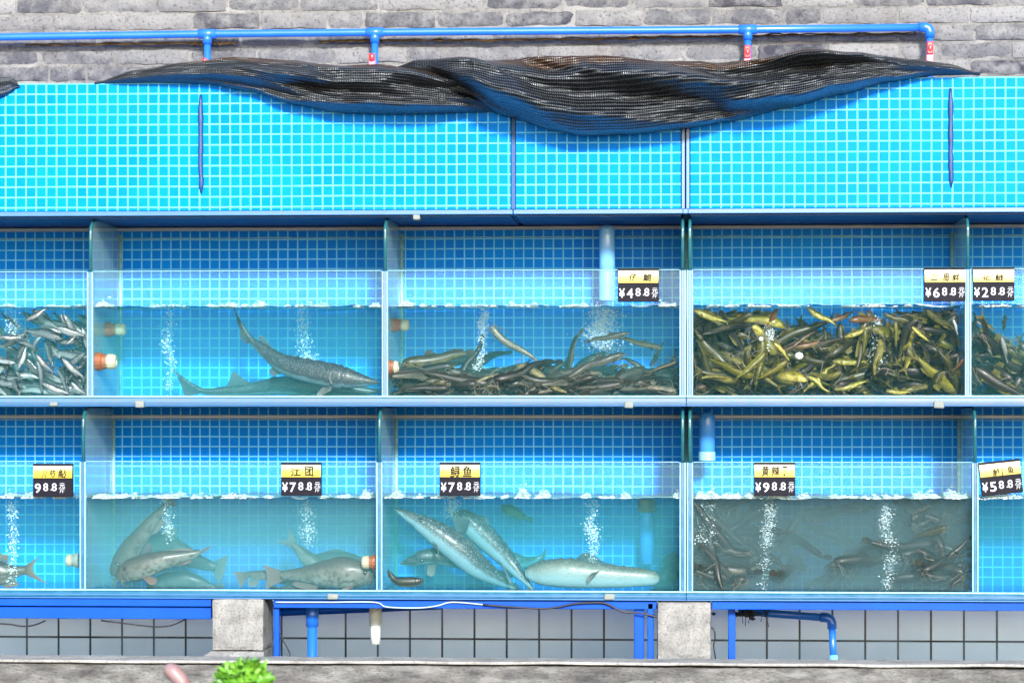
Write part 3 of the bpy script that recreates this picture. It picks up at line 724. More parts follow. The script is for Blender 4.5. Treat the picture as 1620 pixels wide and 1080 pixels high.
cable('black cable drooping under the beam at the left edge', [(-20, 985), (15, 987), (35, 990), (55, 988), (72, 981)], .05, .0028, 'cable')
cable('thin black cable sagging under the beam left of the left pillar', [(160, 981), (200, 986), (240, 990.5), (265, 990), (283, 984), (296, 977)], .05, .0026, 'cable')
cable('black cable bent outward right of the left pillar', [(440, 995), (448, 1012), (459, 1034), (455, 1042), (449, 1048)], .08, .0024, 'cable')
cable('black wavy cable hanging right of the right pillar', [(1124, 991), (1130, 997), (1131, 1010), (1129, 1020), (1131, 1035), (1134, 1052)], .06, .0026, 'cable')
m = MB(); rr = random.Random(2)
for _ in range(60): m.ball(P(1180 + rr.gauss(0, 14), 971 + rr.gauss(0, 3), .2 + rr.gauss(0, .01)), rr.uniform(.002, .006), 1, (1.6, 1, 1), .5)
for _ in range(5): a = rr.uniform(1160, 1215); m.tube([P(a, 972, .2), P(a + rr.uniform(-6, 6), 980 + rr.uniform(0, 12), .2)], .0012, 5)
tag(m.build('dirt_clump', 'cable'), 'black stringy dirt clinging to the start of the sloping blue pipe', 'dirt')

# the low stone wall in front
def low_wall():
    Ya, Yb = -.34, -.205
    root = thing('low_wall', 'low weathered grey stone wall along the bottom of the picture', 'wall', (0, -.3, 0))
    bm = bmesh.new(); bmesh.ops.create_grid(bm, x_segments=1100, y_segments=44, size=.5)
    z1 = PZ(1052.5, Ya)
    for v in bm.verts:
        u, s = v.co.x + .5, v.co.y + .5; x = XL + (XR - XL) * u
        if s < .26: y, z = Yb, z1 - .3 * (1 - s / .26)
        elif s < .48: y, z = Yb + (Ya - Yb) * ((s - .26) / .22), z1
        else: y, z = Ya, z1 - (s - .48) / .52 * .42
        d = noise.noise(Vector((x * 9, y * 30, z * 26))) * .006 + noise.noise(Vector((x * 45, y * 60, z * 80))) * .004
        if s < .5: z += d * .55
        if s > .46: y += d * 1.3
        if .44 < s < .52: z -= .003; y += .003
        v.co = Vector((x, y, z)) - ORG[root.name]
    for f in bm.faces: f.smooth = True
    bmesh.ops.recalc_face_normals(bm, faces=bm.faces)
    me = bpy.data.meshes.new('stonework'); bm.to_mesh(me); bm.free(); me.materials.append(M['coping'])
    o = bpy.data.objects.new('stonework', me); C.objects.link(o); o.parent = root
    m = MB(); m.box(XL, XR, Ya - .009, Yb + .002, z1 + .0035, z1 + .0125, .003)
    bmesh.ops.bisect_plane(m.bm, geom=m.bm.verts[:] + m.bm.edges[:] + m.bm.faces[:], plane_co=(0, 0, 0), plane_no=(1, 0, 0))
    for k in range(-34, 38): bmesh.ops.bisect_plane(m.bm, geom=m.bm.verts[:] + m.bm.edges[:] + m.bm.faces[:], plane_co=(k * .055, 0, 0), plane_no=(1, 0, 0))
    for v in m.bm.verts: v.co.z += .0028 * noise.noise(Vector((v.co.x * 6, v.co.y * 30, 2))); v.co.y += .003 * noise.noise(Vector((v.co.x * 14, v.co.z * 60, 7)))
    m.build('cement_cap', 'cap', root)
    m = MB(); m.box(XL, XR, -1.9, Ya - .012, 0, PZ(1098, -.5)); m.build('ledge', 'coping', root)
low_wall()
LEDGE = PZ(1098, -.5)
# green leaves and a pinkish stalk standing on the ledge
Yv = -1.75
base = P(383, 1100, Yv); base.z = LEDGE
bm = bmesh.new(); rr = random.Random(11)
top = P(383, 1047, Yv); rx = (P(426, 1075, Yv) - P(340, 1075, Yv)).x / 2
cz = top.z - rx * .92
for k in range(44):
    th = rr.uniform(0, 2 * math.pi); ph = math.acos(1 - rr.random() * .98); rad = rx * rr.uniform(.45, .86)
    n_ = Vector((math.sin(ph) * math.cos(th), math.sin(ph) * math.sin(th), math.cos(ph)))
    a = n_.orthogonal().normalized(); a = Matrix.Rotation(rr.uniform(0, 6.28), 3, n_) @ a; b = n_.cross(a)
    sz = rx * rr.uniform(.40, .66); g = bmesh.ops.create_grid(bm, x_segments=10, y_segments=10, size=1)
    for v in g['verts']:
        x, y = v.co.x, v.co.y; r_ = math.hypot(x, y)
        lift = .12 * r_ * r_ + (.42 * math.sin(math.atan2(y, x) * 6 + k) + .9 * noise.noise(Vector((x * 3, y * 3, k)))) * r_ * r_ * .7
        x *= (1 - .28 * y * y); y *= (1 - .28 * x * x)
        v.co = Vector((base.x, Yv, cz)) + n_ * rad + (a * x + b * y + n_ * lift) * sz * .8 - Vector(base)
for f in bm.faces: f.smooth = True
me = bpy.data.meshes.new('leaf_head'); bm.to_mesh(me); bm.free(); me.materials.append(M['leaf'])
root = thing('leafy_plant', 'bright green frilly leaf head at the bottom edge of the picture', 'plant', base)
o = bpy.data.objects.new('leaf_head', me); C.objects.link(o); o.parent = root
m = MB(); m.tube([base, (base.x, Yv, cz - rx * .2), (base.x, Yv, cz + rx * .3)], [.02, .022, .012], 10); m.build('stem', 'leaf', root)
p0 = P(296, 1100, Yv); p0.z = LEDGE
m = MB(); m.tube([p0, P(292, 1085, Yv), P(284, 1072, Yv), P(274, 1062, Yv), P(265, 1056, Yv), P(261, 1054, Yv)], [.020, .020, .021, .0215, .017, .007], 14)
tag(m.build('stalk', 'stalk'), 'blurred pinkish brown stalk left of the green leaf head', 'stalk')

# white pads under the tanks
for px, py, w_, h_, lab in ((222, 639, 15, 11, 'white pad under the edge of the sturgeon bay'), (86, 639, 13, 6, 'dull white pad under the silver fish bay'), (660, 344, 11, 9, 'small pad under the shelf above the catfish heap'), (995, 640, 14, 10, 'pale pad under the right half of the dark catfish bay'),
                          (1485, 640, 16, 11, 'dirty white pad under the crowded yellow catfish bay'), (527, 943, 17, 9, 'white pad below the pale catfish bay'), (964, 943, 17, 9, 'white pad below the large pale sturgeon')):
    Y = .004 if py != 344 else .02
    a, b = P(px - w_ / 2, py + h_ / 2, Y), P(px + w_ / 2, py - h_ / 2, Y)
    m = MB(); m.box(a.x, b.x, -.012, .06, a.z, b.z, .004)
    for v in m.bm.verts: v.co += Vector(noise.noise_vector(v.co * 60)) * .0025
    tag(m.build('foam_pad', 'white'), lab, 'pad', 'pads under the tanks')

# ------------------------------------------------------------------ pipes and fittings inside the tanks
def standpipe(name, label, px, y0, y1, Y, rpx, mt, parts):
    root = thing(name, label, 'pipe', P(px, y1, Y))
    z0, z1 = PZ(y1, Y), PZ(y0, Y); x = PX(px, Y); r_ = rpx * .00211
    m = MB(); m.lathe((x, Y, z0), (0, 0, 1), [(0, r_), (z1 - z0 - .02, r_), (z1 - z0 - .008, r_ * .92), (z1 - z0, r_ * .55)], 24); m.build('tube', mt, root, smooth=True)
    for nm, a, b, k, mt2 in parts:
        m = MB(); m.lathe((x, Y, PZ(b, Y)), (0, 0, 1), [(0, r_ * k * .96), (.002, r_ * k), (PZ(a, Y) - PZ(b, Y) - .002, r_ * k), (PZ(a, Y) - PZ(b, Y), r_ * k * .96)], 24); m.build(nm, mt2, root, smooth=False)
standpipe('inlet_pipe', 'pale blue inlet pipe hanging above the dark catfish beside a price tag', 960.5, 357, 476, .30, 12.3, 'blue_pale', [('lower_sleeve', 429, 476, 1.02, M['blue_pale'])])
M['blue_pipe2'] = plain('mid_blue_pvc', (.05, .26, .75), .3, .5, .12, 9)
standpipe('inlet_pipe', 'mid blue inlet pipe hanging over the foam in the cloudy dark tank', 1118.5, 652, 728, .30, 12.3, 'blue_pipe2', [('collar', 714, 728, 1.06, 'seal')])
standpipe('overflow_pipe', 'blue overflow pipe with an orange cap behind the big sturgeons', 1023.5, 806, 891, .38, 11.5, 'blue_pipe2', [('cap', 789, 809, 1.18, 'orange')])
def fitting(label, px, py, Y, d, L_, r_, m1, m2):
    x = PX(px, Y); root = thing('bulkhead_fitting', label, 'pipe fitting', P(px, py, Y), 'fittings on the glass partitions')
    c = P(px, py, Y)
    m = MB(); m.lathe(c, (d, 0, 0), [(0, r_ * 1.15), (L_ * .3, r_ * 1.15), (L_ * .34, r_ * .95), (L_ * .5, r_ * .9)], 14); m.build('flange', m1, root)
    m = MB(); m.lathe(c + Vector((d * L_ * .48, 0, 0)), (d, 0, 0), [(0, r_ * .75), (L_ * .12, r_ * 1.0), (L_ * .42, r_ * .95), (L_ * .52, r_ * .72), (L_ * .521, r_ * .5), (L_ * .3, r_ * .42)], 12); m.build('nut', m2, root)
fitting('rusty orange fitting high on the glass beside the sturgeons', 167, 521, .215, 1, .066, .021, 'orange', 'ivory')
fitting('ivory fitting below the orange one beside the sturgeons', 152, 572, .075, 1, .066, .026, 'orange', 'ivory')
fitting('orange topped fitting high on the glass beside the dark catfish', 620, 514, .2, 1, .056, .02, 'orange', 'ivory')
fitting('orange fitting half buried by the dark catfish heap', 614, 581, .1, 1, .034, .022, 'orange', 'ivory')
fitting('white fitting on the glass at the left lower bay', 125, 886, .12, -1, .042, .021, 'white', 'ivory')
fitting('orange fitting on the glass beside the pale catfish', 597, 889, .06, -1, .05, .022, 'orange', 'ivory')

# ------------------------------------------------------------------ price tags
FC = {}
def text_mesh(s, bold=0.0, jit=0.0, shear=0.0, seed=0, pen=0.0):
    """the text as flat points and faces, scaled to a unit box"""
    cu = bpy.data.curves.new('text', 'FONT'); cu.body = s; cu.size = 1; cu.offset = bold; cu.resolution_u = 3; cu.bevel_depth = pen; cu.bevel_resolution = 0
    ob = bpy.data.objects.new('text', cu); C.objects.link(ob)
    dg = bpy.context.evaluated_depsgraph_get(); dg.update()
    me = bpy.data.meshes.new_from_object(ob.evaluated_get(dg)); bpy.data.objects.remove(ob); bpy.data.curves.remove(cu)
    vs = [(v.co.x + shear * v.co.y, v.co.y) for v in me.vertices]
    if jit: vs = [(x + jit * noise.noise(Vector((x * 2.2, y * 2.2, seed))), y + jit * noise.noise(Vector((x * 2.2, y * 2.2, seed + 9)))) for x, y in vs]
    x0, x1, y0, y1 = min(v[0] for v in vs), max(v[0] for v in vs), min(v[1] for v in vs), max(v[1] for v in vs)
    fs = [tuple(p.vertices) for p in me.polygons]; bpy.data.meshes.remove(me)
    return [((x - x0) / (x1 - x0), (y - y0) / (y1 - y0)) for x, y in vs], fs
def text_part(name, items, mt, parent, y=lambda z: -.0105):
    vs, fs = [], []
    for (s, x0, x1, z0, z1, bold, jit, shear) in items:
        v, f = text_mesh(s, bold if mt != 'ink' else 0, jit, shear, len(vs), .026 if mt == 'ink' else 0); o = len(vs)
        vs += [(x0 + a * (x1 - x0), y(z0 + b * (z1 - z0)), z0 + b * (z1 - z0)) for a, b in v]; fs += [tuple(i + o for i in q) for q in f]
    me = bpy.data.meshes.new(name); me.from_pydata(vs, [], fs); me.materials.append(M[mt])
    o = bpy.data.objects.new(name, me); C.objects.link(o); o.parent = parent
def price_tag(px, py, label, writing, digits, yen=True, rot=0, wpx=64.5, dx=0):
    Y = -.006; root = thing('price_tag', label, 'price tag', P(px, py, Y), 'price tags on the tank fronts'); root.rotation_euler = (0, R(rot), 0)
    W, H = wpx * .001, .0525
    def loc(m, nm, mt):
        bmesh.ops.recalc_face_normals(m.bm, faces=m.bm.faces); me = bpy.data.meshes.new(nm); m.bm.to_mesh(me); m.bm.free(); me.materials.append(M[mt]); o = bpy.data.objects.new(nm, me); C.objects.link(o); o.parent = root
    m = MB(); m.box(-W, W, -.008, .0045, -H, H, .0015); m.box(-W * .3, W * .3, .0046, .019, H - .012, H - .006); loc(m, 'case', 'black')
    # curved yellow card under the clear top of the case
    cy = lambda z: -.0088 - .003 * math.cos((z - .003) / .044 * math.pi * .5)
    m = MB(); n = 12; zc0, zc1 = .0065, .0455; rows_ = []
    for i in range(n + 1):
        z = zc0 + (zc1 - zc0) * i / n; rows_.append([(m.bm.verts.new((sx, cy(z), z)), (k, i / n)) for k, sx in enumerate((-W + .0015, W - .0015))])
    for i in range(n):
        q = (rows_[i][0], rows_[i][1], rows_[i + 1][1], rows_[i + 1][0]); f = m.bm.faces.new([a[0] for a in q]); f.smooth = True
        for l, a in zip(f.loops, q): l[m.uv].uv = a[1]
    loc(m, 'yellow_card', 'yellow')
    text_part('writing', writing, 'ink', root, lambda z: cy(z) - .0006)
    it = []; z0, z1 = -.040, -.0105; zs = -.033
    if yen: it.append(('¥', -.061 + dx, -.0425 + dx, z0, z1, .025, 0, 0))
    it += [(digits[0], -.0365 + dx, -.0165 + dx, z0 - .001, z1, .016, 0, 0), (digits[1], -.009 + dx, .007 + dx, zs - .002, z1 + .001, .012, 0, 0), ('.', .0145 + dx, .0180 + dx, zs, zs + .004, .03, 0, 0), (digits[2], .0185 + dx, .0345 + dx, zs - .002, z1 + .001, .012, 0, 0)]
    text_part('price', it, 'digit', root, lambda z: -.0086)
    text_part('unit', [('元', .043 + dx, .061 + dx, -.025, -.0095, .012, 0, 0), ('—', .041 + dx, .062 + dx, -.0275, -.0262, 0, 0, 0), ('斤', .044 + dx, .059 + dx, -.041, -.0285, .012, 0, 0)], 'digit', root, lambda z: -.0086)
J = .06
price_tag(1010, 451, 'price tag reading ¥48.8 beside the pale blue inlet pipe', [('仔', -.029, -.006, .012, .036, 0, J, .15), ('鮠', .013, .043, .011, .036, 0, J, .1)], '488')
price_tag(1494.5, 450, 'price tag reading ¥68.8 over the yellow catfish left of the partition', [('二', -.044, -.024, .012, .030, 0, J, .1), ('周', -.008, .013, .009, .034, 0, J, .1), ('蛘', .022, .045, .009, .035, 0, J, .1)], '688')
price_tag(1571.5, 449.5, 'price tag reading ¥28.8 right of the upper right partition', [('化', -.034, -.010, .010, .028, 0, J, .2), ('鲢', .004, .032, .009, .031, 0, J, .1)], '288')
price_tag(84.5, 759, 'price tag reading 98.8 without its yen sign at the far left', [('川', -.036, -.018, .007, .032, 0, J, .3), ('芍', -.012, .010, .009, .032, 0, J, .1), ('鲇', .016, .046, .007, .034, 0, J, .2)], '988', yen=False, dx=-.022)
price_tag(477, 757.5, 'price tag reading ¥78.8 above the pale catfish', [('江', -.034, .000, .009, .034, 0, J, .05), ('团', .012, .040, .009, .041, 0, J, -.05)], '788')
price_tag(728, 757.5, 'price tag reading ¥78.8 above the snout of the big sturgeon', [('鲟', -.031, .001, .006, .042, 0, J, .05), ('鱼', .009, .037, .008, .042, 0, J, .05)], '788')
price_tag(1225.5, 757.5, 'price tag reading ¥98.8 over the cloudy dark tank', [('黄', -.042, -.018, .009, .042, 0, J, .1), ('辣', -.011, .016, .010, .041, 0, J, .1), ('丁', .024, .040, .010, .041, 0, J, .05)], '988')
price_tag(1583, 755, 'tilted price tag reading ¥58.8 at the far right', [('鲈', -.024, -.002, .006, .030, 0, J, .1), ('丨', .004, .007, .006, .030, .01, J, 0), ('鱼', .022, .042, .012, .033, 0, J, 0)], '588', rot=-6)

# ------------------------------------------------------------------ fish
FM = {
    'sturgeon': fish_mat('sturgeon_skin', (.013, .016, .021), (.07, .12, .14), .12, .24, .45, None, 26, .30, (165, 0), .06, (.020, .024, .030)),
    'pale_sturgeon': fish_mat('pale_sturgeon_skin', (.020, .024, .029), (.13, .22, .26), .34, .52, .4, None, 20, .55, (150, 0), .08, (.036, .041, .044)),
    'white_sturgeon': fish_mat('white_sturgeon_skin', (.050, .056, .046), (.15, .235, .255), .30, .72, .4, None, 14, .35, (150, 0), .05, (.105, .12, .10)),
    'catfish': fish_mat('dark_catfish_skin', (.0055, .005, .003), (.13, .12, .085), .08, .20, .45, (.016, .013, .006), 22, 0, rand=.45, side=(.012, .0105, .006)),
    'tan_catfish': fish_mat('olive_catfish_skin', (.012, .012, .0035), (.16, .14, .06), .14, .34, .45, (.038, .032, .008), 26, 0, rand=.35, side=(.034, .029, .008)),
    'speckled': fish_mat('speckled_catfish_skin', (.012, .014, .011), (.12, .135, .105), .22, .42, .45, (.05, .052, .038), 60, 0, rand=.2, side=(.028, .030, .023)),
    'yellow': fish_mat('yellow_catfish_skin', (.045, .046, .0015), (.34, .32, .08), .16, .46, .45, (.095, .085, .004), 20, 0, rand=.3, side=(.15, .146, .005)),
    'olive': fish_mat('olive_fish_skin', (.008, .009, .0016), (.10, .096, .018), .12, .32, .5, (.030, .031, .003), 24, 0, rand=.5, side=(.026, .028, .0035)),
    'orange': fish_mat('orange_brown_skin', (.032, .011, .003), (.17, .095, .034), .14, .40, .45, (.07, .028, .006), 24, 0, rand=.3, side=(.075, .042, .008)),
    'silver': fish_mat('silver_skin', (.010, .015, .018), (.125, .15, .16), .26, .66, .22, None, 20, .2, (20, 0), .5, (.058, .074, .080), .4),
    'longsnout': fish_mat('pale_catfish_skin', (.042, .040, .034), (.135, .16, .145), .15, .55, .5, (.026, .024, .018), 30, 0, rand=.12, side=(.082, .080, .070)),
    'grey_longsnout': fish_mat('grey_catfish_skin', (.016, .019, .020), (.075, .092, .092), .15, .45, .5, (.010, .011, .011), 30, 0, rand=.12, side=(.045, .051, .051)),
    'pinkish': fish_mat('pinkish_catfish_skin', (.042, .030, .025), (.135, .125, .115), .15, .5, .5, (.030, .018, .014), 30, 0, rand=.12, side=(.070, .056, .049)),
    'murk': fish_mat('murk_catfish_skin', (.004, .004, .003), (.035, .032, .02), .10, .25, .5, (.012, .010, .006), 20, 0, rand=.5, side=(.008, .007, .0045)),
    'brown': fish_mat('dark_brown_skin', (.030, .020, .016), (.13, .10, .08), .10, .30, .35, (.08, .045, .03), 20, 0, rand=.1, side=(.06, .04, .03)),
}
FF = {
    'grey': fin_mat('grey_fin', (.028, .033, .040), (.055, .07, .085), .95), 'pale': fin_mat('pale_fin', (.06, .063, .06), (.115, .13, .13), .92), 'dark': fin_mat('dark_fin', (.010, .010, .007), (.024, .02, .013), 1.0),
    'yellow': fin_mat('yellow_fin', (.03, .029, .003), (.08, .07, .01), 1.0), 'silver': fin_mat('silver_fin', (.03, .037, .043), (.08, .098, .105), 1.0), 'brown': fin_mat('brown_fin', (.06, .04, .03), (.13, .08, .06), 1.0),
    'pink': fin_mat('pink_fin', (.075, .054, .045), (.12, .095, .088), .92),
}
M['eye'] = plain('fish_eye', (.008, .007, .006), .1, .9, .1, 30)
M['barbel'] = plain('pale_barbel', (.10, .088, .06), .4, .5, .2, 40)

def cr(vals, t):
    n = len(vals) - 1; i = min(int(t), n - 1); f = t - i
    p0, p1, p2, p3 = vals[max(0, i - 1)], vals[i], vals[i + 1], vals[min(n, i + 2)]
    return .5 * ((2 * p1) + (p2 - p0) * f + (2 * p0 - 5 * p1 + 4 * p2 - p3) * f * f + (3 * p1 - p0 - 3 * p2 + p3) * f ** 3)
def body(bm, uv, pts, hs, ws, hint, n=30, mseg=14, mi=0, sub=True):
    """one continuous skin over a spine; returns the frames along it"""
    k = len(pts) - 1; rings, fr = [], []; L_ = 0; prev = None; ln = []
    for i in range(n + 1):
        t = k * i / n; p = cr(pts, t); h = max(.0004, cr(hs, t)); w_ = max(.0004, cr(ws, t))
        T = (cr(pts, min(k, t + .02)) - cr(pts, max(0, t - .02))).normalized()
        hv = hint if not callable(hint) else hint(i / n)
        D = (hv - T * hv.dot(T)).normalized(); S = T.cross(D)
        if prev is not None: L_ += (p - prev).length
        prev = p; ln.append(L_); fr.append((p, T, D, S, h, w_))
        rings.append([bm.verts.new(p + D * (h * math.sin(a)) + S * (w_ * math.copysign(abs(math.cos(a)) ** .9, math.cos(a)))) for a in [2 * math.pi * q / mseg for q in range(mseg)]])
    def vv(q): return .5 + .5 * math.sin(2 * math.pi * q / mseg)
    for i in range(n):
        for q in range(mseg):
            f = bm.faces.new((rings[i][q], rings[i][(q + 1) % mseg], rings[i + 1][(q + 1) % mseg], rings[i + 1][q])); f.smooth = True; f.material_index = mi
            for l, (ii, qq) in zip(f.loops, ((i, q), (i, q + 1), (i + 1, q + 1), (i + 1, q))): l[uv].uv = (ii / n, vv(qq))
    for rg, fl in ((rings[0], True), (rings[-1], False)):
        f = bm.faces.new(rg[::-1] if fl else rg); f.material_index = mi
        for l in f.loops: l[uv].uv = (0 if fl else 1, .6)
    return fr
def fin(bm, uv, base, outer, S, th=.0016, mi=1, rows_=4, curl=0.0):
    """a membrane between a base line and an outer line, two skins that meet at the rim"""
    n = len(base)
    for sgn in (1, -1):
        g = []
        for k in range(rows_ + 1):
            f = k / rows_
            g.append([bm.verts.new(base[i].lerp(outer[i], f) + S * (sgn * th * (1 - f * .9) + curl * f * f * (outer[i] - base[i]).length)) for i in range(n)])
        for k in range(rows_):
            for i in range(n - 1):
                q = (g[k][i], g[k][i + 1], g[k + 1][i + 1], g[k + 1][i]); f = bm.faces.new(q if sgn > 0 else q[::-1]); f.smooth = True; f.material_index = mi
                for l in f.loops:
                    kk, ii = next((a, b) for a in (k, k + 1) for b in (i, i + 1) if g[a][b] is l.vert); l[uv].uv = (ii / (n - 1), kk / rows_)
def spread(pts, n):
    k = len(pts) - 1; return [cr(pts, k * i / (n - 1)) for i in range(n)]

# ---- large fish, each posed by hand: a continuous body with fins and eye as parts
def big_fish(name, label, cat, spine, bm_, fm_, fins=(), eye=None, hint=(0, 1), wf=.75, group=None, barbels=(), n=64):
    pts = [P(s[0], s[1], s[3]) for s in spine]; hs = [s[2] * .00202 for s in spine]; ws = [h * wf for h in hs]
    hv = (_r * hint[0] + Vector((0, 0, 1)) * hint[1]).normalized()
    bm = bmesh.new(); uv = bm.loops.layers.uv.new('UVMap'); org = pts[len(pts) // 2].copy()
    fr = body(bm, uv, pts, hs, ws, hv, n, 20)
    bm.verts.ensure_lookup_table()
    if name == 'sturgeon':                                                # bony scutes along the back and flank, a gill groove behind the head
        for i in range(n + 1):
            p, T, D, S, h, w_ = fr[i]
            for q in range(20):
                a = 2 * math.pi * q / 20; v = bm.verts[i * 20 + q]
                k = max(0, math.cos((a - math.pi / 2) * 3)) ** 3 * (math.sin(a) > .8) * 1.0 + .5 * (abs(math.sin(a) - .31) < .12)
                if .24 < i / n < .9: v.co += (v.co - p).normalized() * k * h * .13 * max(0, math.sin(i * math.pi * .62)) ** 2
                if eye and abs(i / n - .27) < .018: v.co -= (v.co - p) * .10
    else:
        for i in range(n + 1):
            p = fr[i][0]
            for q in range(20):
                v = bm.verts[i * 20 + q]; v.co += (v.co - p) * (.05 * noise.noise(v.co * 26) - (.07 if eye and abs(i / n - .24) < .016 else 0))
    bmesh.ops.recalc_face_normals(bm, faces=bm.faces)
    for v in bm.verts: v.co -= org
    me = bpy.data.meshes.new(name); bm.to_mesh(me); bm.free(); me.materials.append(FM[bm_])
    o = bpy.data.objects.new(name, me); C.objects.link(o); o.location = org; tag(o, label, cat, group); ORG[o.name] = org
    for f_ in fins:
        nm, base, outer, Y0, Y1 = f_[:5]; mt = f_[5] if len(f_) > 5 else fm_
        bm = bmesh.new(); uv = bm.loops.layers.uv.new('UVMap')
        B = spread([P(x, y, Y0) for x, y in base], 12); O = spread([P(x, y, Y1) for x, y in outer], 12)
        fin(bm, uv, B, O, Vector((0, 1, 0)), .0022, 0, 6, .06)
        for v in bm.verts: v.co -= org
        me = bpy.data.meshes.new(nm); bm.to_mesh(me); bm.free(); me.materials.append(FF[mt])
        q = bpy.data.objects.new(nm, me); C.objects.link(q); q.parent = o
    if eye:
        x, y, r_, Y = eye; m = MB(); m.ball(P(x, y, Y + .004), r_ * .0036, 2, (1, .8, 1)); m.build('eye', 'eye', o)
    for bl in barbels:
        m = MB(); m.tube(spread([P(*q) for q in bl], 10), [.0018 * (1 - .08 * i) for i in range(10)], 6); m.build('barbel', 'barbel', o)
    return o

# sturgeons in the upper bay
big_fish('sturgeon', 'dark grey sturgeon slanting down to the right with tail raised high', 'fish',
    [(600, 605, 1.2, .10), (588, 603.5, 5.5, .10), (569, 601.5, 11.5, .10), (548, 598, 17, .10), (533, 595.6, 19.3, .10), (504, 590, 19.5, .11), (472, 582.8, 18, .12), (447, 575, 15.5, .13), (429, 563, 12, .14), (410, 548, 8.3, .15), (397, 537, 5.2, .155), (381, 512, 2.8, .16), (369.5, 488, .8, .16)],
    'sturgeon', 'grey', [
        ('tail_fin', [(401, 543), (391, 530), (383, 516), (375, 500)], [(388, 543), (380, 533), (379, 522), (374, 505)], .155, .16),
        ('dorsal_fin', [(431, 553), (424, 547), (416, 541), (408, 535)], [(427, 545), (420, 537), (414, 530.5), (411, 531)], .145, .145),
        ('pectoral_fin', [(528, 604), (524, 609), (518, 612), (510, 612)], [(523, 618), (515, 622), (506, 627), (500, 624)], .085, .055, 'pale'),
        ('pelvic_fin', [(446, 590), (441, 588), (436, 583), (432, 578)], [(434, 595), (430, 593), (427, 590), (426, 586)], .135, .12),
        ('gill_cover', [(529, 585), (525, 592), (524, 600), (527, 607)], [(527, 585), (522, 592), (521, 601), (524, 608)], .066, .064, 'pale')],
    (566, 598, 1.6, .0835), (.25, 1), .8, 'two dark sturgeons in the upper left bay')
big_fish('sturgeon', 'dark sturgeon lying on the tank floor beneath the slanting one', 'fish',
    [(602, 619, 1.5, .25), (585, 619, 6, .25), (560, 617, 11, .25), (530, 613, 15, .25), (480, 611, 16, .25), (440, 610, 14.5, .26), (400, 615, 10.5, .27), (360, 618, 8, .27), (325, 619, 5, .27), (303, 609, 3.8, .27), (285, 595, 2.4, .27), (269, 580, .8, .27)],
    'sturgeon', 'grey', [
        ('tail_fin', [(318, 622), (308, 617), (297, 606), (285, 596)], [(292, 627), (290, 621), (287, 611), (280, 596)], .27, .27),
        ('dorsal_fin', [(402, 606), (388, 609), (375, 611), (358, 612)], [(388, 602), (378, 593), (369, 587), (363, 600)], .265, .265),
        ('pectoral_fin', [(505, 617), (498, 620), (490, 622), (480, 622)], [(494, 624), (487, 626), (478, 627), (473, 625)], .225, .205),
        ('anal_fin', [(372, 623), (364, 623), (356, 623), (350, 623)], [(366, 627), (356, 628), (349, 628), (346, 627)], .265, .26)],
    None, (.1, 1), .8, 'two dark sturgeons in the upper left bay')

# big fish in the lower middle bay
G3 = 'large sturgeons of the lower middle bay'
big_fish('sturgeon', 'large pale bellied sturgeon rising to the upper left below a price tag', 'fish',
    [(623.5, 803, 1.8, .13), (632, 808, 4.5, .13), (646, 816, 8.5, .13), (669, 829, 14.5, .13), (696, 847, 20, .13), (728, 871, 22.5, .135), (752, 893, 19.5, .15), (777, 909, 14, .17), (800, 921, 8.5, .19), (815, 928, 4, .2)],
    'pale_sturgeon', 'grey', [
        ('pectoral_fin', [(693, 866), (691, 862), (688, 858), (685, 855)], [(698, 893), (696, 886), (693, 878), (691, 868)], .09, .06, 'pale'),
        ('tail_fin', [(800, 926), (806, 926), (812, 924), (815, 920)], [(806, 936), (814, 936), (820, 934), (822, 929)], .19, .2)],
    (666, 823, 1.8, .108), (.55, .84), .8, G3)
big_fish('sturgeon', 'speckled grey sturgeon diving to the right behind the rising one', 'fish',
    [(716, 815, 6, .20), (728, 818, 14, .20), (741, 826, 18, .20), (760, 843, 19.5, .195), (785, 867, 17, .18), (806, 889, 13, .16), (821, 907, 8.5, .15), (833, 920, 5, .145), (840, 928, 2.5, .14), (846, 935, 1, .14)],
    'pale_sturgeon', 'grey', [
        ('pectoral_fin', [(744, 822), (742, 829), (740, 836), (737, 842)], [(716, 818), (717, 825), (719, 833), (724, 841)], .17, .14),
        ('dorsal_fin', [(772, 835), (765, 828), (758, 822), (752, 818)], [(774, 828), (772, 820), (765, 816), (756, 814)], .19, .19),
        ('pelvic_fin', [(796, 892), (792, 889), (789, 886), (786, 882)], [(810, 922), (806, 921), (803, 914), (798, 902)], .15, .13, 'pale'),
        ('tail_fin', [(828, 917), (833, 922), (838, 927), (842, 930)], [(836, 934), (842, 935), (849, 936), (851, 933)], .145, .14)],
    None, (.75, .66), .8, G3)
big_fish('sturgeon', 'very pale sturgeon lying level along the bottom of its bay', 'fish',
    [(831, 905, 6, .12), (838, 905.5, 12, .12), (848, 906, 16.5, .12), (864, 906, 20.5, .115), (895, 906, 23, .11), (937, 909, 21, .11), (985, 912, 17, .11), (1015, 913, 14, .11), (1034, 914, 11.5, .115), (1042, 914.5, 6, .12)],
    'white_sturgeon', 'pale', [
        ('dorsal_fin', [(965, 891), (950, 889), (930, 887), (910, 886)], [(952, 888), (940, 878), (926, 873), (914, 880)], .14, .15, 'grey'),
        ('pectoral_fin', [(950, 902), (945, 906), (942, 910), (938, 915)], [(936, 906), (930, 912), (929, 918), (930, 922)], .078, .06)],
    None, (0, 1), .75, G3)
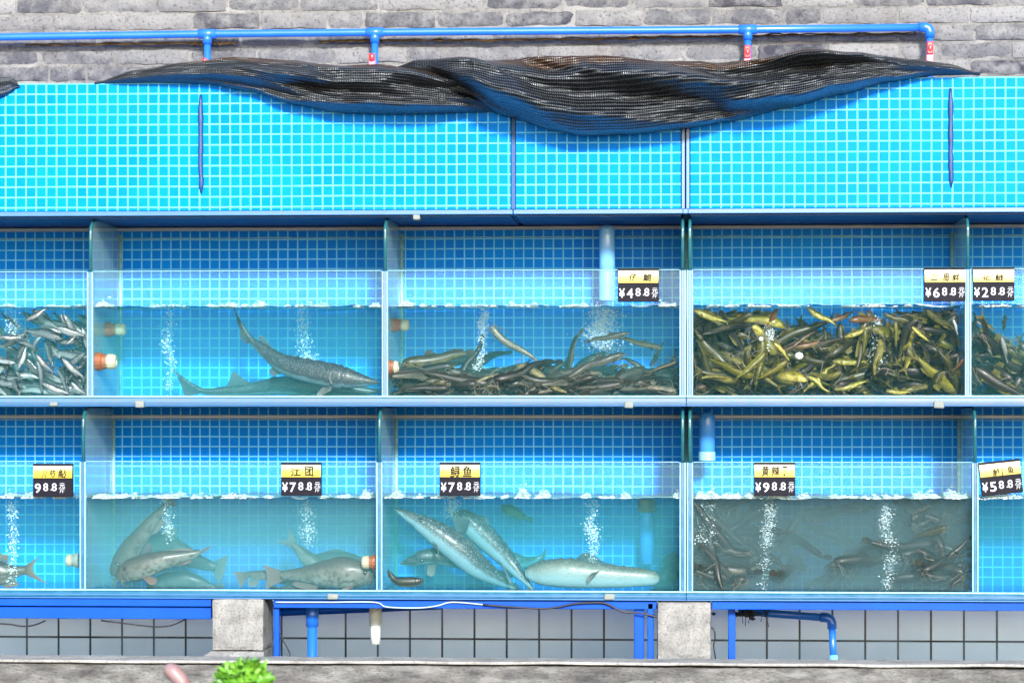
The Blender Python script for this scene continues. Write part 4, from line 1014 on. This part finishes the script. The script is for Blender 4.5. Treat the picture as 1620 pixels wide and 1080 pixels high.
big_fish('sturgeon', 'small dark headed sturgeon peering out at the left below the large one', 'fish',
    [(633, 891, 1.5, .165), (642, 889, 5, .165), (656, 886, 9, .165), (670, 881, 12, .165), (690, 880, 13, .175), (720, 886, 12, .19), (755, 896, 9, .30), (790, 906, 5, .32), (810, 912, 1.5, .33)],
    'sturgeon', 'pale', [('pectoral_fin', [(690, 890), (686, 892), (682, 893), (677, 893)], [(688, 906), (684, 911), (678, 910), (675, 907)], .14, .12)],
    (668, 886, 1.4, .14), (-.2, 1), .8, G3)
big_fish('sturgeon', 'shadowy grey sturgeon half hidden at the right end of its bay', 'fish',
    [(1030, 921, 3, .30), (1040, 919, 10, .30), (1050, 914, 15, .30), (1060, 908, 16, .31), (1068, 899, 13, .33), (1073, 889, 8, .35), (1074, 879, 3, .36)],
    'sturgeon', 'grey', [('tail_fin', [(1058, 895), (1063, 890), (1068, 884), (1072, 878)], [(1045, 890), (1050, 882), (1058, 875), (1068, 870)], .34, .35)], None, (-.6, .8), .8, G3)
big_fish('catfish', 'short dark brown catfish curled on the floor below the small sturgeon', 'fish',
    [(670, 917, 2, .05), (662, 919, 6.5, .05), (650, 920, 8, .05), (636, 920, 8, .05), (625, 917, 6, .05), (619, 910, 4, .05), (616, 903, 1.5, .05)],
    'catfish', 'dark', [('tail_fin', [(622, 914), (619, 910), (617, 906), (616, 903)], [(615, 913), (613, 907), (613, 902), (615, 899)], .05, .05)], (664, 918, 1, .037), (0, 1), .8)
big_fish('yellow_fish', 'hazy yellowish fish hovering at the back behind the big sturgeons', 'fish',
    [(793, 799, 2, .40), (800, 803, 7, .40), (810, 808, 9, .40), (820, 813, 8, .40), (830, 818, 4, .40), (838, 822, 1.5, .40)],
    'yellow', 'yellow', [('tail_fin', [(832, 816), (834, 818), (836, 820), (838, 823)], [(842, 818), (843, 822), (843, 826), (840, 829)], .4, .4)], None, (.4, 1), .7)
big_fish('sturgeon', 'faint sturgeon tail showing above the level pale sturgeon', 'fish',
    [(806, 880, 10, .36), (812, 884, 12, .36), (822, 888, 11, .36), (834, 888, 8, .37), (848, 884, 5, .38), (858, 878, 2, .38)],
    'pale_sturgeon', 'grey', [('tail_fin', [(846, 887), (850, 883), (854, 880), (858, 877)], [(858, 892), (862, 882), (864, 872), (862, 866)], .38, .38)], None, (0, 1), .7, G3)

# pale long-snouted catfish in the lower left bay
G2 = 'pale catfish of the lower left bay'
big_fish('pale_catfish', 'pale pinkish catfish standing on its head with tail near the surface', 'fish',
    [(181, 911, 6, .16), (184, 904, 12, .16), (193, 890, 17, .16), (208, 867, 17.5, .16), (227, 842, 13.5, .15), (247, 817, 9, .145), (262, 800, 5.5, .14), (267, 793, 4, .14)],
    'pinkish', 'pink', [
        ('tail_fin', [(258, 801), (262, 798), (266, 797), (271, 800)], [(262, 780), (268, 784), (273, 788), (281, 800)], .14, .14),
        ('adipose_fin', [(236, 824), (230, 831), (224, 838), (218, 846)], [(229, 820), (223, 826), (216, 836), (214, 844)], .15, .15),
        ('anal_fin', [(254, 820), (247, 828), (240, 836), (234, 844)], [(263, 826), (256, 835), (248, 842), (240, 846)], .145, .145)], (187, 893, 1.5, .128), (-.8, .6), .75, G2, [[(183, 911, .14), (179, 918, .12), (184, 926, .11)], [(188, 912, .14), (192, 920, .12), (190, 927, .11)]])
big_fish('pale_catfish', 'thick pale catfish lying level with its brown tail pointing right', 'fish',
    [(185, 914, 5, .08), (191, 911, 12, .08), (205, 903, 18, .08), (225, 897, 19.5, .08), (255, 887, 16, .08), (282, 881, 11, .085), (305, 876, 6.5, .09), (316, 872, 4, .09)],
    'longsnout', 'pink', [
        ('tail_fin', [(312, 878), (315, 875), (317, 872), (319, 870)], [(323, 873), (329, 868), (333, 865), (331, 863)], .09, .09),
        ('dorsal_fin', [(240, 872), (233, 874), (226, 877), (218, 880)], [(240, 858), (232, 860), (227, 866), (222, 872)], .08, .085, 'grey'),
        ('adipose_fin', [(306, 872), (296, 873), (284, 875), (268, 874)], [(304, 868), (294, 867), (280, 868), (266, 870)], .085, .085),
        ('anal_fin', [(304, 881), (294, 884), (282, 888), (270, 893)], [(302, 889), (292, 893), (280, 895), (270, 897)], .085, .085), ('pectoral_fin', [(222, 910), (226, 912), (230, 912), (235, 910)], [(236, 924), (242, 925), (247, 921), (248, 915)], .045, .03)], (197, 899, 1.5, .052), (.3, 1), .75, G2, [[(186, 917, .06), (181, 922, .05), (183, 930, .04)], [(192, 918, .06), (196, 926, .045), (203, 929, .04)]])
big_fish('pale_catfish', 'grey catfish seen broadside behind with a wide fanned tail', 'fish',
    [(228, 868, 8, .27), (240, 862, 16, .27), (262, 862, 20, .27), (285, 874, 18, .26), (308, 886, 13, .25), (330, 894, 9, .24), (342, 897, 7, .24)],
    'grey_longsnout', 'grey', [
        ('tail_fin', [(338, 888), (341, 894), (341, 899), (338, 905)], [(361, 877), (358, 892), (354, 908), (345, 923)], .24, .235, 'pale'),
        ('dorsal_fin', [(278, 856), (268, 848), (258, 846), (250, 847)], [(281, 836), (272, 832), (263, 834), (256, 842)], .26, .26)], None, (.3, 1), .7, G2)
big_fish('pale_catfish', 'dark bluish catfish on the floor under the thick pale one', 'fish',
    [(232, 924, 5, .2), (245, 922, 10, .2), (265, 918, 13, .2), (290, 916, 14, .2), (312, 920, 11, .2), (330, 926, 6, .2), (342, 930, 3, .2)],
    'grey_longsnout', 'grey', [('tail_fin', [(336, 925), (339, 927), (341, 930), (341, 933)], [(352, 922), (354, 928), (352, 933), (348, 936)], .2, .2)], None, (.1, 1), .75, G2)
big_fish('pale_catfish', 'biggest pale catfish facing right against the orange fitting', 'fish',
    [(592, 916, 4, .10), (588, 914, 11, .10), (574, 909, 20, .10), (545, 906, 25.5, .10), (514, 907, 21.5, .10), (484, 908, 13.5, .10), (460, 909, 9, .10), (444, 909, 6.5, .10)],
    'longsnout', 'pink', [
        ('tail_fin', [(452, 904), (447, 907), (446, 912), (450, 917)], [(415, 893), (421, 904), (422, 917), (419, 932)], .10, .095),
        ('anal_fin', [(505, 925), (495, 922), (482, 919), (468, 917)], [(498, 935), (488, 932), (474, 930), (462, 924)], .10, .10),
        ('pectoral_fin', [(568, 922), (563, 924), (557, 926), (550, 927)], [(556, 930), (550, 933), (543, 935), (540, 932)], .06, .045)], (577, 905, 1.5, .066), (-.05, 1), .75, G2, [[(591, 918, .09), (596, 922, .07), (594, 930, .05)]])
big_fish('pale_catfish', 'pale catfish behind raising a forked whitish tail above the pile', 'fish',
    [(515, 905, 8, .2), (504, 898, 14, .2), (492, 888, 13.5, .2), (480, 877, 10, .2), (470, 867, 7, .2), (464, 861, 5.5, .2)],
    'longsnout', 'pale', [('tail_fin', [(470, 858), (467, 860), (464, 862), (461, 866)], [(455, 833), (457, 846), (450, 855), (432, 852)], .2, .2)], None, (.6, .7), .7, G2)
big_fish('pale_catfish', 'dark backed catfish behind the biggest pale one showing its spined back', 'fish',
    [(585, 905, 5, .24), (572, 897, 13, .24), (552, 890, 17, .24), (525, 887, 16, .24), (500, 888, 12, .24), (480, 892, 8, .24)],
    'grey_longsnout', 'grey', [('dorsal_fin', [(552, 874), (543, 873), (532, 872), (520, 873)], [(546, 871), (534, 868), (524, 869), (516, 871)], .24, .24)], None, (0, 1), .7, G2)
big_fish('pale_catfish', 'brownish catfish tail poking out left of the biggest pale one', 'fish',
    [(470, 916, 11, .16), (450, 913, 11, .16), (430, 910, 9.5, .155), (412, 909, 7.5, .15), (398, 908, 5.5, .15), (388, 909, 4.5, .15)],
    'pinkish', 'pink', [('tail_fin', [(392, 904), (388, 907), (388, 911), (392, 914)], [(368, 904), (374, 912), (377, 921), (381, 930)], .15, .145), ('pelvic_fin', [(412, 915), (407, 914), (402, 913), (398, 912)], [(405, 927), (399, 928), (394, 926), (392, 920)], .14, .13, 'pale')], None, (.05, 1), .75, G2)
big_fish('pale_catfish', 'teal grey catfish low on the floor left of the biggest pale one', 'fish',
    [(520, 934, 3, .14), (500, 932, 8, .14), (478, 931, 9, .14), (458, 931, 7, .14), (444, 932, 4, .14), (436, 933, 2, .14)], 'grey_longsnout', 'grey',
    [('tail_fin', [(442, 929), (439, 931), (437, 933), (437, 935)], [(428, 925), (426, 931), (428, 935), (432, 937)], .14, .14)], None, (0, 1), .75, G2)

# brown fish in the far left bay
big_fish('brown_fish', 'dark brown fish at the far left with its forked tail to the right', 'fish',
    [(-75, 905, 6, .16), (-55, 905, 18, .16), (-20, 905, 24, .16), (5, 906, 19, .16), (22, 904, 11, .16), (34, 902, 7.5, .16), (41, 901, 6.5, .16)],
    'brown', 'brown', [('tail_fin', [(38, 895), (41, 899), (41, 904), (38, 908)], [(62, 880), (52, 895), (56, 908), (77, 924)], .16, .16), ('anal_fin', [(22, 914), (15, 918), (8, 921), (0, 923)], [(30, 924), (24, 927), (16, 928), (6, 928)], .16, .155), ('dorsal_fin', [(12, 890), (2, 886), (-10, 883), (-22, 881)], [(14, 878), (4, 876), (-8, 872), (-18, 874)], .16, .165)], None, (0, 1), .6)

# ---- small fish: a few bodies per kind, copied one by one
PROF = {
    'minnow':  ([(-.5, .004), (-.46, .030), (-.36, .070), (-.18, .098), (0, .095), (.18, .070), (.32, .040), (.40, .028)], .55),
    'catfish': ([(-.5, .012), (-.47, .045), (-.40, .070), (-.27, .082), (-.10, .080), (.08, .068), (.25, .050), (.40, .030), (.44, .024)], .92),
    'yellowcat': ([(-.5, .012), (-.47, .048), (-.38, .082), (-.24, .100), (-.05, .095), (.12, .072), (.27, .042), (.36, .028), (.39, .026)], .85),
}
def small_mesh(kind, bend, seed, fm):
    """length 1, head at +x, back at +z"""
    rr = random.Random(seed); bm = bmesh.new(); uv = bm.loops.layers.uv.new('UVMap'); prof, wf = PROF[kind]
    def sp(s): return Vector((-s, bend * ((s + .1) * abs(s + .1)) * 1.1 + bend * .25 * math.sin(s * 5), .06 * math.sin(s * 4 + seed) * (s > 0)))
    pts = [sp(s) for s, _ in prof]; hs = [h for _, h in prof]
    fr = body(bm, uv, pts, hs, [h * wf * (1.25 if kind == 'catfish' and s < -.3 else 1) for s, h in prof], Vector((0, 0, 1)), 20, 12)
    def at(s, k=1):
        i = min(range(len(fr)), key=lambda q: abs(-fr[q][0].x - s)); p, T, D, S, h, w_ = fr[i]; return p + D * h * k * .9
    def fn(s0, s1, o, k=1, n=6, mi=1):
        b = [at(s0 + (s1 - s0) * i / (n - 1), k) for i in range(n)]; fin(bm, uv, b, [q + Vector(v) for q, v in zip(b, spread([Vector(v) for v in o], n))], Vector((0, 1, 0)), .004, mi, 3, rr.uniform(-.15, .15))
    e = fr[-1]; ep = e[0]; tb = [ep + Vector((.01, 0, z)) for z in (.026, .012, 0, -.012, -.026)]
    if kind == 'catfish':
        fn(-.02, .40, [(0, 0, .01), (-.02, 0, .045), (-.03, 0, .045), (-.04, 0, .02)], -1); fn(-.2, -.05, [(-.02, 0, .05), (-.05, 0, .07), (-.04, 0, .02)], 1); fn(.12, .38, [(-.0, 0, .01), (-.03, 0, .035), (-.03, 0, .02)], 1)
        to = [(-.05, 0, .055), (-.11, 0, .035), (-.125, 0, 0), (-.11, 0, -.035), (-.05, 0, -.055)]
    elif kind == 'yellowcat':
        fn(-.22, -.08, [(.0, 0, .09), (-.05, 0, .10), (-.05, 0, .03)], 1); fn(.10, .24, [(-.01, 0, .02), (-.05, 0, .045), (-.05, 0, .015)], 1); fn(.05, .24, [(-.01, 0, -.03), (-.04, 0, -.055), (-.05, 0, -.015)], -1)
        to = [(-.14, 0, .095), (-.09, 0, .05), (-.05, 0, 0), (-.09, 0, -.05), (-.14, 0, -.095)]
    else:
        fn(-.05, .08, [(-.02, 0, .06), (-.06, 0, .07), (-.05, 0, .02)], 1); fn(.12, .24, [(-.01, 0, -.03), (-.05, 0, -.045), (-.05, 0, -.01)], -1)
        to = [(-.14, 0, .085), (-.09, 0, .04), (-.05, 0, 0), (-.09, 0, -.04), (-.14, 0, -.085)]
    fin(bm, uv, spread(tb, 9), spread([ep + Vector(v) for v in to], 9), Vector((0, 1, 0)), .005, 1, 3, rr.uniform(-.2, .2))
    for sg in (1, -1):                                                    # paired fins
        b = [fr[6][0] + fr[6][3] * sg * fr[6][5] * .85 + Vector((-.012 * i, 0, -.03)) for i in range(4)]
        fin(bm, uv, b, [q + Vector((-.10 + .03 * i, sg * .06, -.05 - .01 * i)) for i, q in enumerate(b)], Vector((0, 0, 1)), .003, 1, 3)
        mb = MB.__new__(MB); mb.bm = bm; nf = len(bm.faces); i = 2 if kind != 'minnow' else 3
        p, T, D, S, h, w_ = fr[i]; mb.ball(p + S * sg * w_ * .86 + D * h * .42, .013 if kind != 'minnow' else .017, 1)
        bm.faces.ensure_lookup_table()
        for f in bm.faces[nf:]: f.material_index = 2
        if kind != 'minnow':
            for q in range(3):
                nf = len(bm.faces); a = fr[0][0] + Vector((-.01, sg * .03, -.01 - .01 * q)); l_ = rr.uniform(.12, .24)
                mb.tube(spread([a, a + Vector((.05 * (1 - q), sg * .05, -.02 + .03 * q)), a + Vector((.03 - l_ * .6 * (q > 0), sg * (.08 + .04 * q), -.06 + rr.uniform(-.05, .08))), a + Vector((-.02 - l_ * q * .5, sg * (.10 + .05 * q), -.08 + rr.uniform(-.08, .12)))], 7), .0045, 4, False)
                bm.faces.ensure_lookup_table()
                for f in bm.faces[nf:]: f.material_index = 3
    me = bpy.data.meshes.new(kind); bm.to_mesh(me); bm.free()
    for q in (FM['olive'], FF[fm], M['eye'], M['barbel']): me.materials.append(q)
    return me
VAR = {k: [small_mesh(k, b, i, f) for i, b in enumerate(bs)] for k, bs, f in (
    ('minnow', (.0, .25, -.3, .5), 'silver'), ('catfish', (.05, .45, -.5, .9, -.9, -.2), 'dark'), ('yellowcat', (.0, .35, -.4, .75, -.7), 'yellow'))}
proto = {}
def put(name, kind, skin, label, group, X, loc, length, roll, up=Vector((0, 0, 1)), var=None, girth=1.0, cat='fish'):
    """a copy of one of the small fish, its own object"""
    k = (name, kind, var if var is not None else rnd.randrange(len(VAR[kind])))
    if k not in proto:
        o = bpy.data.objects.new(name, VAR[kind][k[2]]); proto[k] = o
    else: o = proto[k].copy(); o.name = name
    C.objects.link(o)
    X = X.normalized(); Yv_ = up.cross(X)
    if Yv_.length < .25: Yv_ = Vector((0, 1, 0)).cross(X) if abs(X.y) < .9 else Vector((1, 0, 0)); Yv_ = X.cross(Yv_)
    Yv_.normalize(); Z = X.cross(Yv_)
    rot = Matrix((X, Yv_, Z)).transposed() @ Matrix.Rotation(roll, 3, 'X')
    o.location = loc; o.rotation_euler = rot.to_euler(); o.scale = (length, length * girth, length * girth)
    o.material_slots[0].link = 'OBJECT'; o.material_slots[0].material = FM[skin]
    for k_ in ('label', 'group', 'category', 'kind'):
        if k_ in o: del o[k_]
    tag(o, label, cat, group); return o
def put_px(name, kind, skin, label, group, h, t, Y, dY=0, roll=0, var=0, girth=1.0, cat='fish'):
    H, T = P(h[0], h[1], Y), P(t[0], t[1], Y + dY); o = put(name, kind, skin, label, group, H - T, (H + T) / 2, (H - T).length * 1.0, roll, var=var, girth=girth, cat=cat); return fit(o, -9, 9, zU if h[1] < 640 else zLo)
def fit(o, x0, x1, z0, z1=None):
    """move a fish so that all of it stays between the glass walls, above the floor and behind the pane"""
    mw = Matrix.LocRotScale(o.location, o.rotation_euler, o.scale); vs = [mw @ v.co for v in list(o.data.vertices)[::9]]
    def sh(a, b, lo, hi):
        if b - a > hi - lo: return (lo + hi) / 2 - (a + b) / 2
        return lo - a if a < lo else hi - b if b > hi else 0
    q = [(min(v[i] for v in vs), max(v[i] for v in vs)) for i in range(3)]
    o.location.x += sh(*q[0], x0, x1); o.location.y += sh(*q[1], .013, BACK - .006); o.location.z += sh(*q[2], z0, z1 or 9)
    return o

zU = PZ(rows['upper']['floor']) + .003; zUL = PZ(rows['upper']['level']) - .004; zLo = PZ(rows['lower']['floor']) + .003; zLL = PZ(rows['lower']['level']) - .004
# -- dark catfish heap (upper middle bay)
gH = 'dark catfish heaped on the floor of the upper middle bay'; lH = 'dark catfish in the tangled heap on the floor of the upper middle bay'
one = [
    ('speckled', (786, 510), (840, 588), .10, .02, 1.2, 1, .8, 'slender speckled catfish pointing its head up left above the heap'),
    ('speckled', (993, 526), (930, 543), .12, .0, .1, 0, .85, 'speckled dark catfish swimming level under the big cloud of bubbles'),
    ('tan_catfish', (1046, 550), (978, 537), .16, .02, -.3, 0, .8, 'tan catfish with a downturned head at the upper right of the heap'),
    ('speckled', (986, 562), (895, 592), .07, .02, .2, 2, .85, 'speckled catfish with whiskers lifting its head off the heap'),
    ('catfish', (884, 598), (926, 528), .2, .0, .4, 1, .8, 'catfish diving into the heap with its tail fin raised'),
    ('catfish', (735, 604), (751, 530), .18, .0, .6, 1, 1.0, 'dark catfish standing on its head with tail beside the bubbles'),
    ('tan_catfish', (636, 574), (745, 566), .12, .05, .2, 0, 1.15, 'thick olive catfish lying on top of the heap at the left'),
    ('catfish', (1030, 578), (1050, 545), .22, .05, .4, 0, .9, 'short dark catfish tail curving down beside the tan catfish'),
    ('catfish', (1062, 590), (1066, 553), .3, .0, .4, 0, 1.2, 'dim dark catfish upright at the right wall behind the heap'),
    ('tan_catfish', (815, 596), (905, 604), .06, .0, 2.2, 2, 1.1, 'tan catfish rolled on its side showing a pale belly mid heap'),
    ('tan_catfish', (745, 610), (790, 588), .05, .0, 2.6, 0, 1.0, 'small catfish rolled over with a whitish belly left of the middle'),
    ('tan_catfish', (1072, 572), (1020, 590), .05, .0, 2.3, 0, .9, 'catfish with a pale belly resting against the right wall'),
]
for (sk, h, t, Y, dY, roll, v, gth, lab) in one: put_px('catfish', 'catfish', sk, lab, None, h, t, Y, dY, roll, v, gth)
heap = [(612, 566), (640, 574), (700, 588), (750, 596), (800, 606), (850, 596), (900, 603), (960, 592), (1010, 588), (1060, 576), (1078, 574)]
rr = random.Random(21)
for i in range(150):
    L_ = rr.uniform(.15, .25); px = rr.uniform(612, 1078); top_ = interp(heap, px) + 12; py = top_ + (627 - top_) * rr.random() ** .8
    Y = .03 + .36 * rr.random() ** 1.2
    a = rr.gauss(0, .13) + (math.pi if rr.random() < .5 else 0); X = Vector((math.cos(a), rr.gauss(0, .2), math.sin(a)))
    c = P(px, py, 0) + Vector((0, Y, 0)); LIM = (PX(609) + .01, PX(1080) - .01, zU)
    fit(put('catfish', 'catfish', rr.choice(('catfish', 'catfish', 'catfish', 'tan_catfish', 'catfish', 'catfish', 'catfish', 'speckled')), lH, gH, X, c, L_, rr.gauss(0, .5) if rr.random() < .74 else rr.uniform(1.8, 4.2), var=rr.choice((0, 0, 1, 2, 5)), girth=rr.uniform(.85, 1.15)), *LIM)
# -- crowded yellow catfish (upper right bay)
gY = 'olive catfish crowding the upper right bay'; lY = 'dull olive catfish in the dense crowd of the upper right bay'
one = [
    ('yellow', (1206, 553), (1168, 607), .02, .01, 2.4, 1, 'bright yellow catfish with a white head and its tail at lower left'),
    ('yellow', (1225, 543), (1253, 572), .03, .02, 2.0, 0, 'yellow catfish slanting down right beside the white ball'),
    ('yellow', (1246, 571), (1196, 604), .03, .01, 1.2, 0, 'yellow catfish pointing up right below the two white balls'),
    ('yellow', (1283, 484), (1318, 522), .06, .02, .6, 1, 'yellow green catfish with its head touching the water surface'),
    ('orange', (1230, 488), (1211, 524), .08, .02, .6, 0, 'reddish brown catfish hanging head up near the surface'),
    ('orange', (1311, 509), (1352, 495), .08, .02, .3, 0, 'brown orange catfish in the clear gap near the surface'),
    ('orange', (1343, 511), (1402, 498), .05, .02, .5, 2, 'orange catfish swimming left beside the white bubbles'),
    ('yellow', (1417, 508), (1418, 552), .02, .01, 1.4, 0, 'bright yellow catfish hanging straight down right of the bubbles'),
    ('olive', (1402, 494), (1438, 515), .05, .02, .4, 1, 'olive catfish sloping down right just under the surface'),
    ('silver', (1508, 505), (1517, 532), .03, .01, 1.6, 0, 'pale greenish catfish near the right partition'),
    ('yellow', (1443, 517), (1471, 543), .03, .01, .8, 0, 'yellow catfish with a pale head right of the bubble cloud'),
    ('yellow', (1369, 520), (1367, 564), .03, .01, 1.0, 0, 'yellow catfish hanging straight down left of the bubbles'),
    ('yellow', (1336, 533), (1382, 518), .04, .01, .5, 0, 'green yellow catfish crossing left of the bubble cloud'),
    ('yellow', (1318, 571), (1376, 575), .02, .01, .5, 0, 'long green yellow catfish lying level in mid water'),
    ('orange', (1526, 566), (1504, 594), .02, .01, 1.0, 0, 'golden orange catfish against the right partition'),
    ('yellow', (1276, 604), (1318, 619), .02, .01, 2.2, 2, 'pale yellow catfish with spread whiskers low in the middle'),
    ('yellow', (1321, 624), (1377, 612), .03, .01, .8, 0, 'yellow green catfish near the floor right of the middle'),
    ('yellow', (1402, 618), (1443, 623), .03, .01, .4, 0, 'green catfish on the floor toward the right'),
    ('yellow', (1098, 490), (1153, 514), .02, .01, .4, 0, 'lime yellow catfish in the top left corner of the crowd'),
    ('olive', (1188, 494), (1146, 522), .04, .01, .4, 1, 'olive green catfish rising to the surface at the left'),
    ('orange', (1258, 549), (1308, 541), .05, .01, .3, 0, 'brownish catfish lying level right of the white ball'),
]
for (sk, h, t, Y, dY, roll, v, lab) in one: put_px('yellow_catfish', 'yellowcat', sk, lab, None, h, t, Y, dY, roll, v, 1.0)
rr = random.Random(5)
def gap(px, py):                                    # blue openings left in the crowd near the surface
    return any(((px - a) / w_) ** 2 + ((py - b) / h_) ** 2 < 1 for a, b, w_, h_ in ((1250, 500, 42, 22), (1330, 500, 40, 24), (1205, 520, 26, 18), (1400, 500, 30, 20), (1440, 490, 24, 10), (1345, 522, 22, 12)))
cnt = 0
while cnt < 270:
    px, py = rr.uniform(1096, 1528), 486 + 142 * rr.random() ** .8
    if gap(px, py): continue
    cnt += 1; L_ = rr.uniform(.13, .20); Y = .05 + .34 * rr.random()
    if cnt > 180: Y = .12 + .16 * rr.random(); L_ = rr.uniform(.17, .22)
    a = rr.uniform(0, 6.283) if rr.random() < .55 else rr.gauss(0, .5) + (math.pi if rr.random() < .5 else 0)
    X = Vector((math.cos(a), rr.gauss(0, .4), math.sin(a)))
    c = P(px, py, 0) + Vector((0, Y, 0)); LIM = (PX(1091.5) + .01, PX(1531.5) - .01, zU, zUL)
    q = rr.random(); sk = 'olive' if q < .56 else 'murk' if q < .74 else 'yellow' if q < .96 else 'orange'
    if cnt > 180: sk = 'murk' if q < .45 else 'olive'
    if Y > .26 and sk == 'yellow': sk = 'olive'
    lab = {'olive': lY, 'murk': 'blackish catfish in the dense crowd of the upper right bay', 'yellow': 'yellow catfish packed among the olive crowd', 'orange': 'brownish catfish packed among the olive crowd'}[sk]
    grp = {'olive': gY, 'murk': 'blackish catfish crowding the upper right bay', 'yellow': 'yellow catfish among the olive crowd', 'orange': 'brownish catfish among the olive crowd'}[sk]
    fit(put('yellow_catfish', 'yellowcat', sk, lab, grp, X, c, L_, rr.gauss(0, .7) if rr.random() < .75 else rr.uniform(1.5, 4.7), girth=rr.uniform(.85, 1.1)), *LIM)
for (x, y, r_, lab) in ((1204, 536, 3.6, 'small round white ball among the yellow catfish'), (1264, 563, 6, 'larger lumpy white ball among the yellow catfish')):
    m = MB(); m.ball(P(x, y, .03), r_ * .0021, 3, (1, 1, 1), .25 if r_ > 4 else .05); tag(m.build('foam_ball', 'ball'), lab, 'ball', 'white balls among the catfish')
# -- darker bay at the right edge
rr = random.Random(8)
for (sk, h, t, lab) in (('longsnout', (1584, 533), (1596, 579), 'whitish catfish hanging head up over the dark heap at the right edge'), ('silver', (1545, 508), (1562, 520), 'small white bellied catfish beside the upper right partition'),
                        ('orange', (1590, 498), (1588, 528), 'reddish catfish upright behind the heap at the right edge'), ('tan_catfish', (1544, 500), (1575, 525), 'tan backed catfish sloping over the top of the right edge heap'), ('longsnout', (1562, 550), (1572, 566), 'short pale catfish left of the whitish hanging one')):
    put_px('catfish', 'yellowcat', sk, lab, None, h, t, .05 if sk != 'orange' else .25, .01, 1.5 if sk == 'longsnout' else .5, 0)
prof5 = [(1538, 500), (1560, 512), (1580, 530), (1600, 552), (1620, 568), (1700, 575)]
for i in range(62):
    px = rr.uniform(1538, 1690); tp = interp(prof5, px); py = tp + (628 - tp) * rr.random() ** .9; L_ = rr.uniform(.13, .2); Y = .04 + .3 * rr.random()
    a = rr.gauss(-.9, .5) + (math.pi if rr.random() < .3 else 0); X = Vector((math.cos(a), rr.gauss(0, .4), math.sin(a)))
    c = P(px, py, 0) + Vector((0, Y, 0)); LIM = (PX(1531.5) + .01, PX(1740), zU, zUL)
    fit(put('catfish', 'yellowcat', rr.choice(('murk', 'murk', 'olive', 'catfish')), 'dark catfish in the heap leaning on the upper right partition', 'dark catfish heaped at the right edge', X, c, L_, rr.gauss(0, .6)), *LIM)
# -- silver fish at the left edge
rr = random.Random(31)
for (h, t, lab) in (((40, 507), (77, 489), 'bright silver fish nosing up to the surface'), ((57, 560), (83, 593), 'bright silver fish slanting down in the middle of the left bay'), ((98, 566), (132, 602), 'largest bright silver fish near the partition'),
                    ((66, 605), (112, 628), 'silver fish low in the left bay pointing up left'), ((113, 604), (136, 627), 'silver fish in the lower corner by the partition'), ((-2, 532), (37, 537), 'white silver fish lying level at the left edge'),
                    ((28, 583), (45, 548), 'dark backed silver fish standing on its head'), ((80, 519), (103, 529), 'silver fish sloping gently just below the surface'), ((104, 545), (122, 531), 'small silver fish beside the partition below the surface')):
    put_px('silver_fish', 'minnow', 'silver', lab, None, h, t, .02, .01, .2, 0, 1.15)
cnt = 0
while cnt < 160:
    px, py = rr.uniform(-110, 138), 490 + 138 * rr.random() ** .75
    if any(((px - a) / w_) ** 2 + ((py - b) / 12) ** 2 < 1 for a, b, w_ in ((14, 518, 22), (42, 528, 14), (95, 505, 14), (90, 542, 12))): continue
    cnt += 1; L_ = rr.uniform(.09, .135); Y = .03 + .3 * rr.random(); a = -.75 + rr.gauss(0, .45) + (math.pi if rr.random() < .75 else 0)
    if rr.random() < .22: a = rr.uniform(0, 6.28)
    X = Vector((math.cos(a), rr.gauss(0, .3), math.sin(a)))
    c = P(px, py, 0) + Vector((0, Y, 0)); LIM = (PX(-160), PX(142.5) - .01, zU, zUL)
    fit(put('silver_fish', 'minnow', 'silver', 'grey silver fish in the shoal filling the upper left bay', 'silver fish shoaling in the upper left bay', X, c, L_, rr.gauss(0, .5), girth=rr.uniform(1, 1.3)), *LIM)
# -- dark catfish in the cloudy bay
rr = random.Random(44)
for (sk, h, t, Y, lab) in (('tan_catfish', (1497, 832), (1448, 853), .05, 'olive catfish with an orange head near the front of the cloudy tank'), ('orange', (1500, 812), (1530, 822), .2, 'dim reddish catfish near the right wall of the cloudy tank'),
                       ('murk', (1500, 880), (1538, 852), .04, 'black catfish rising along the right wall of the cloudy tank'), ('murk', (1505, 925), (1536, 905), .04, 'black catfish low in the right corner of the cloudy tank')):
    put_px('catfish', 'catfish', sk, lab, None, h, t, Y, .02, .3, 0, 1.1)
for i in range(115):
    q = rr.random()
    if q < .40: px, py = 1092 + abs(rr.gauss(0, 62)), 935 - abs(rr.gauss(0, 46))
    elif q < .66: px, py = 1540 - abs(rr.gauss(0, 50)), 935 - abs(rr.gauss(0, 50))
    else: px, py = rr.uniform(1110, 1530), rr.uniform(812, 935)
    px = min(px, 1530); py = max(py, 800); L_ = rr.uniform(.16, .24); Y = (.055 if q < .66 else .09) + .28 * rr.random()
    a = rr.gauss(0, .6) + (math.pi if rr.random() < .5 else 0); X = Vector((math.cos(a), rr.gauss(0, .4), math.sin(a)))
    c = P(px, py, 0) + Vector((0, Y, 0)); LIM = (PX(1091.5) + .01, PX(1543) - .01, zLo, zLL)
    fit(put('catfish', 'catfish', 'murk' if rr.random() < .8 else 'catfish', 'blackish catfish dim in the cloudy dark water', 'dark catfish in the cloudy tank', X, c, L_, rr.gauss(0, .6)), *LIM)
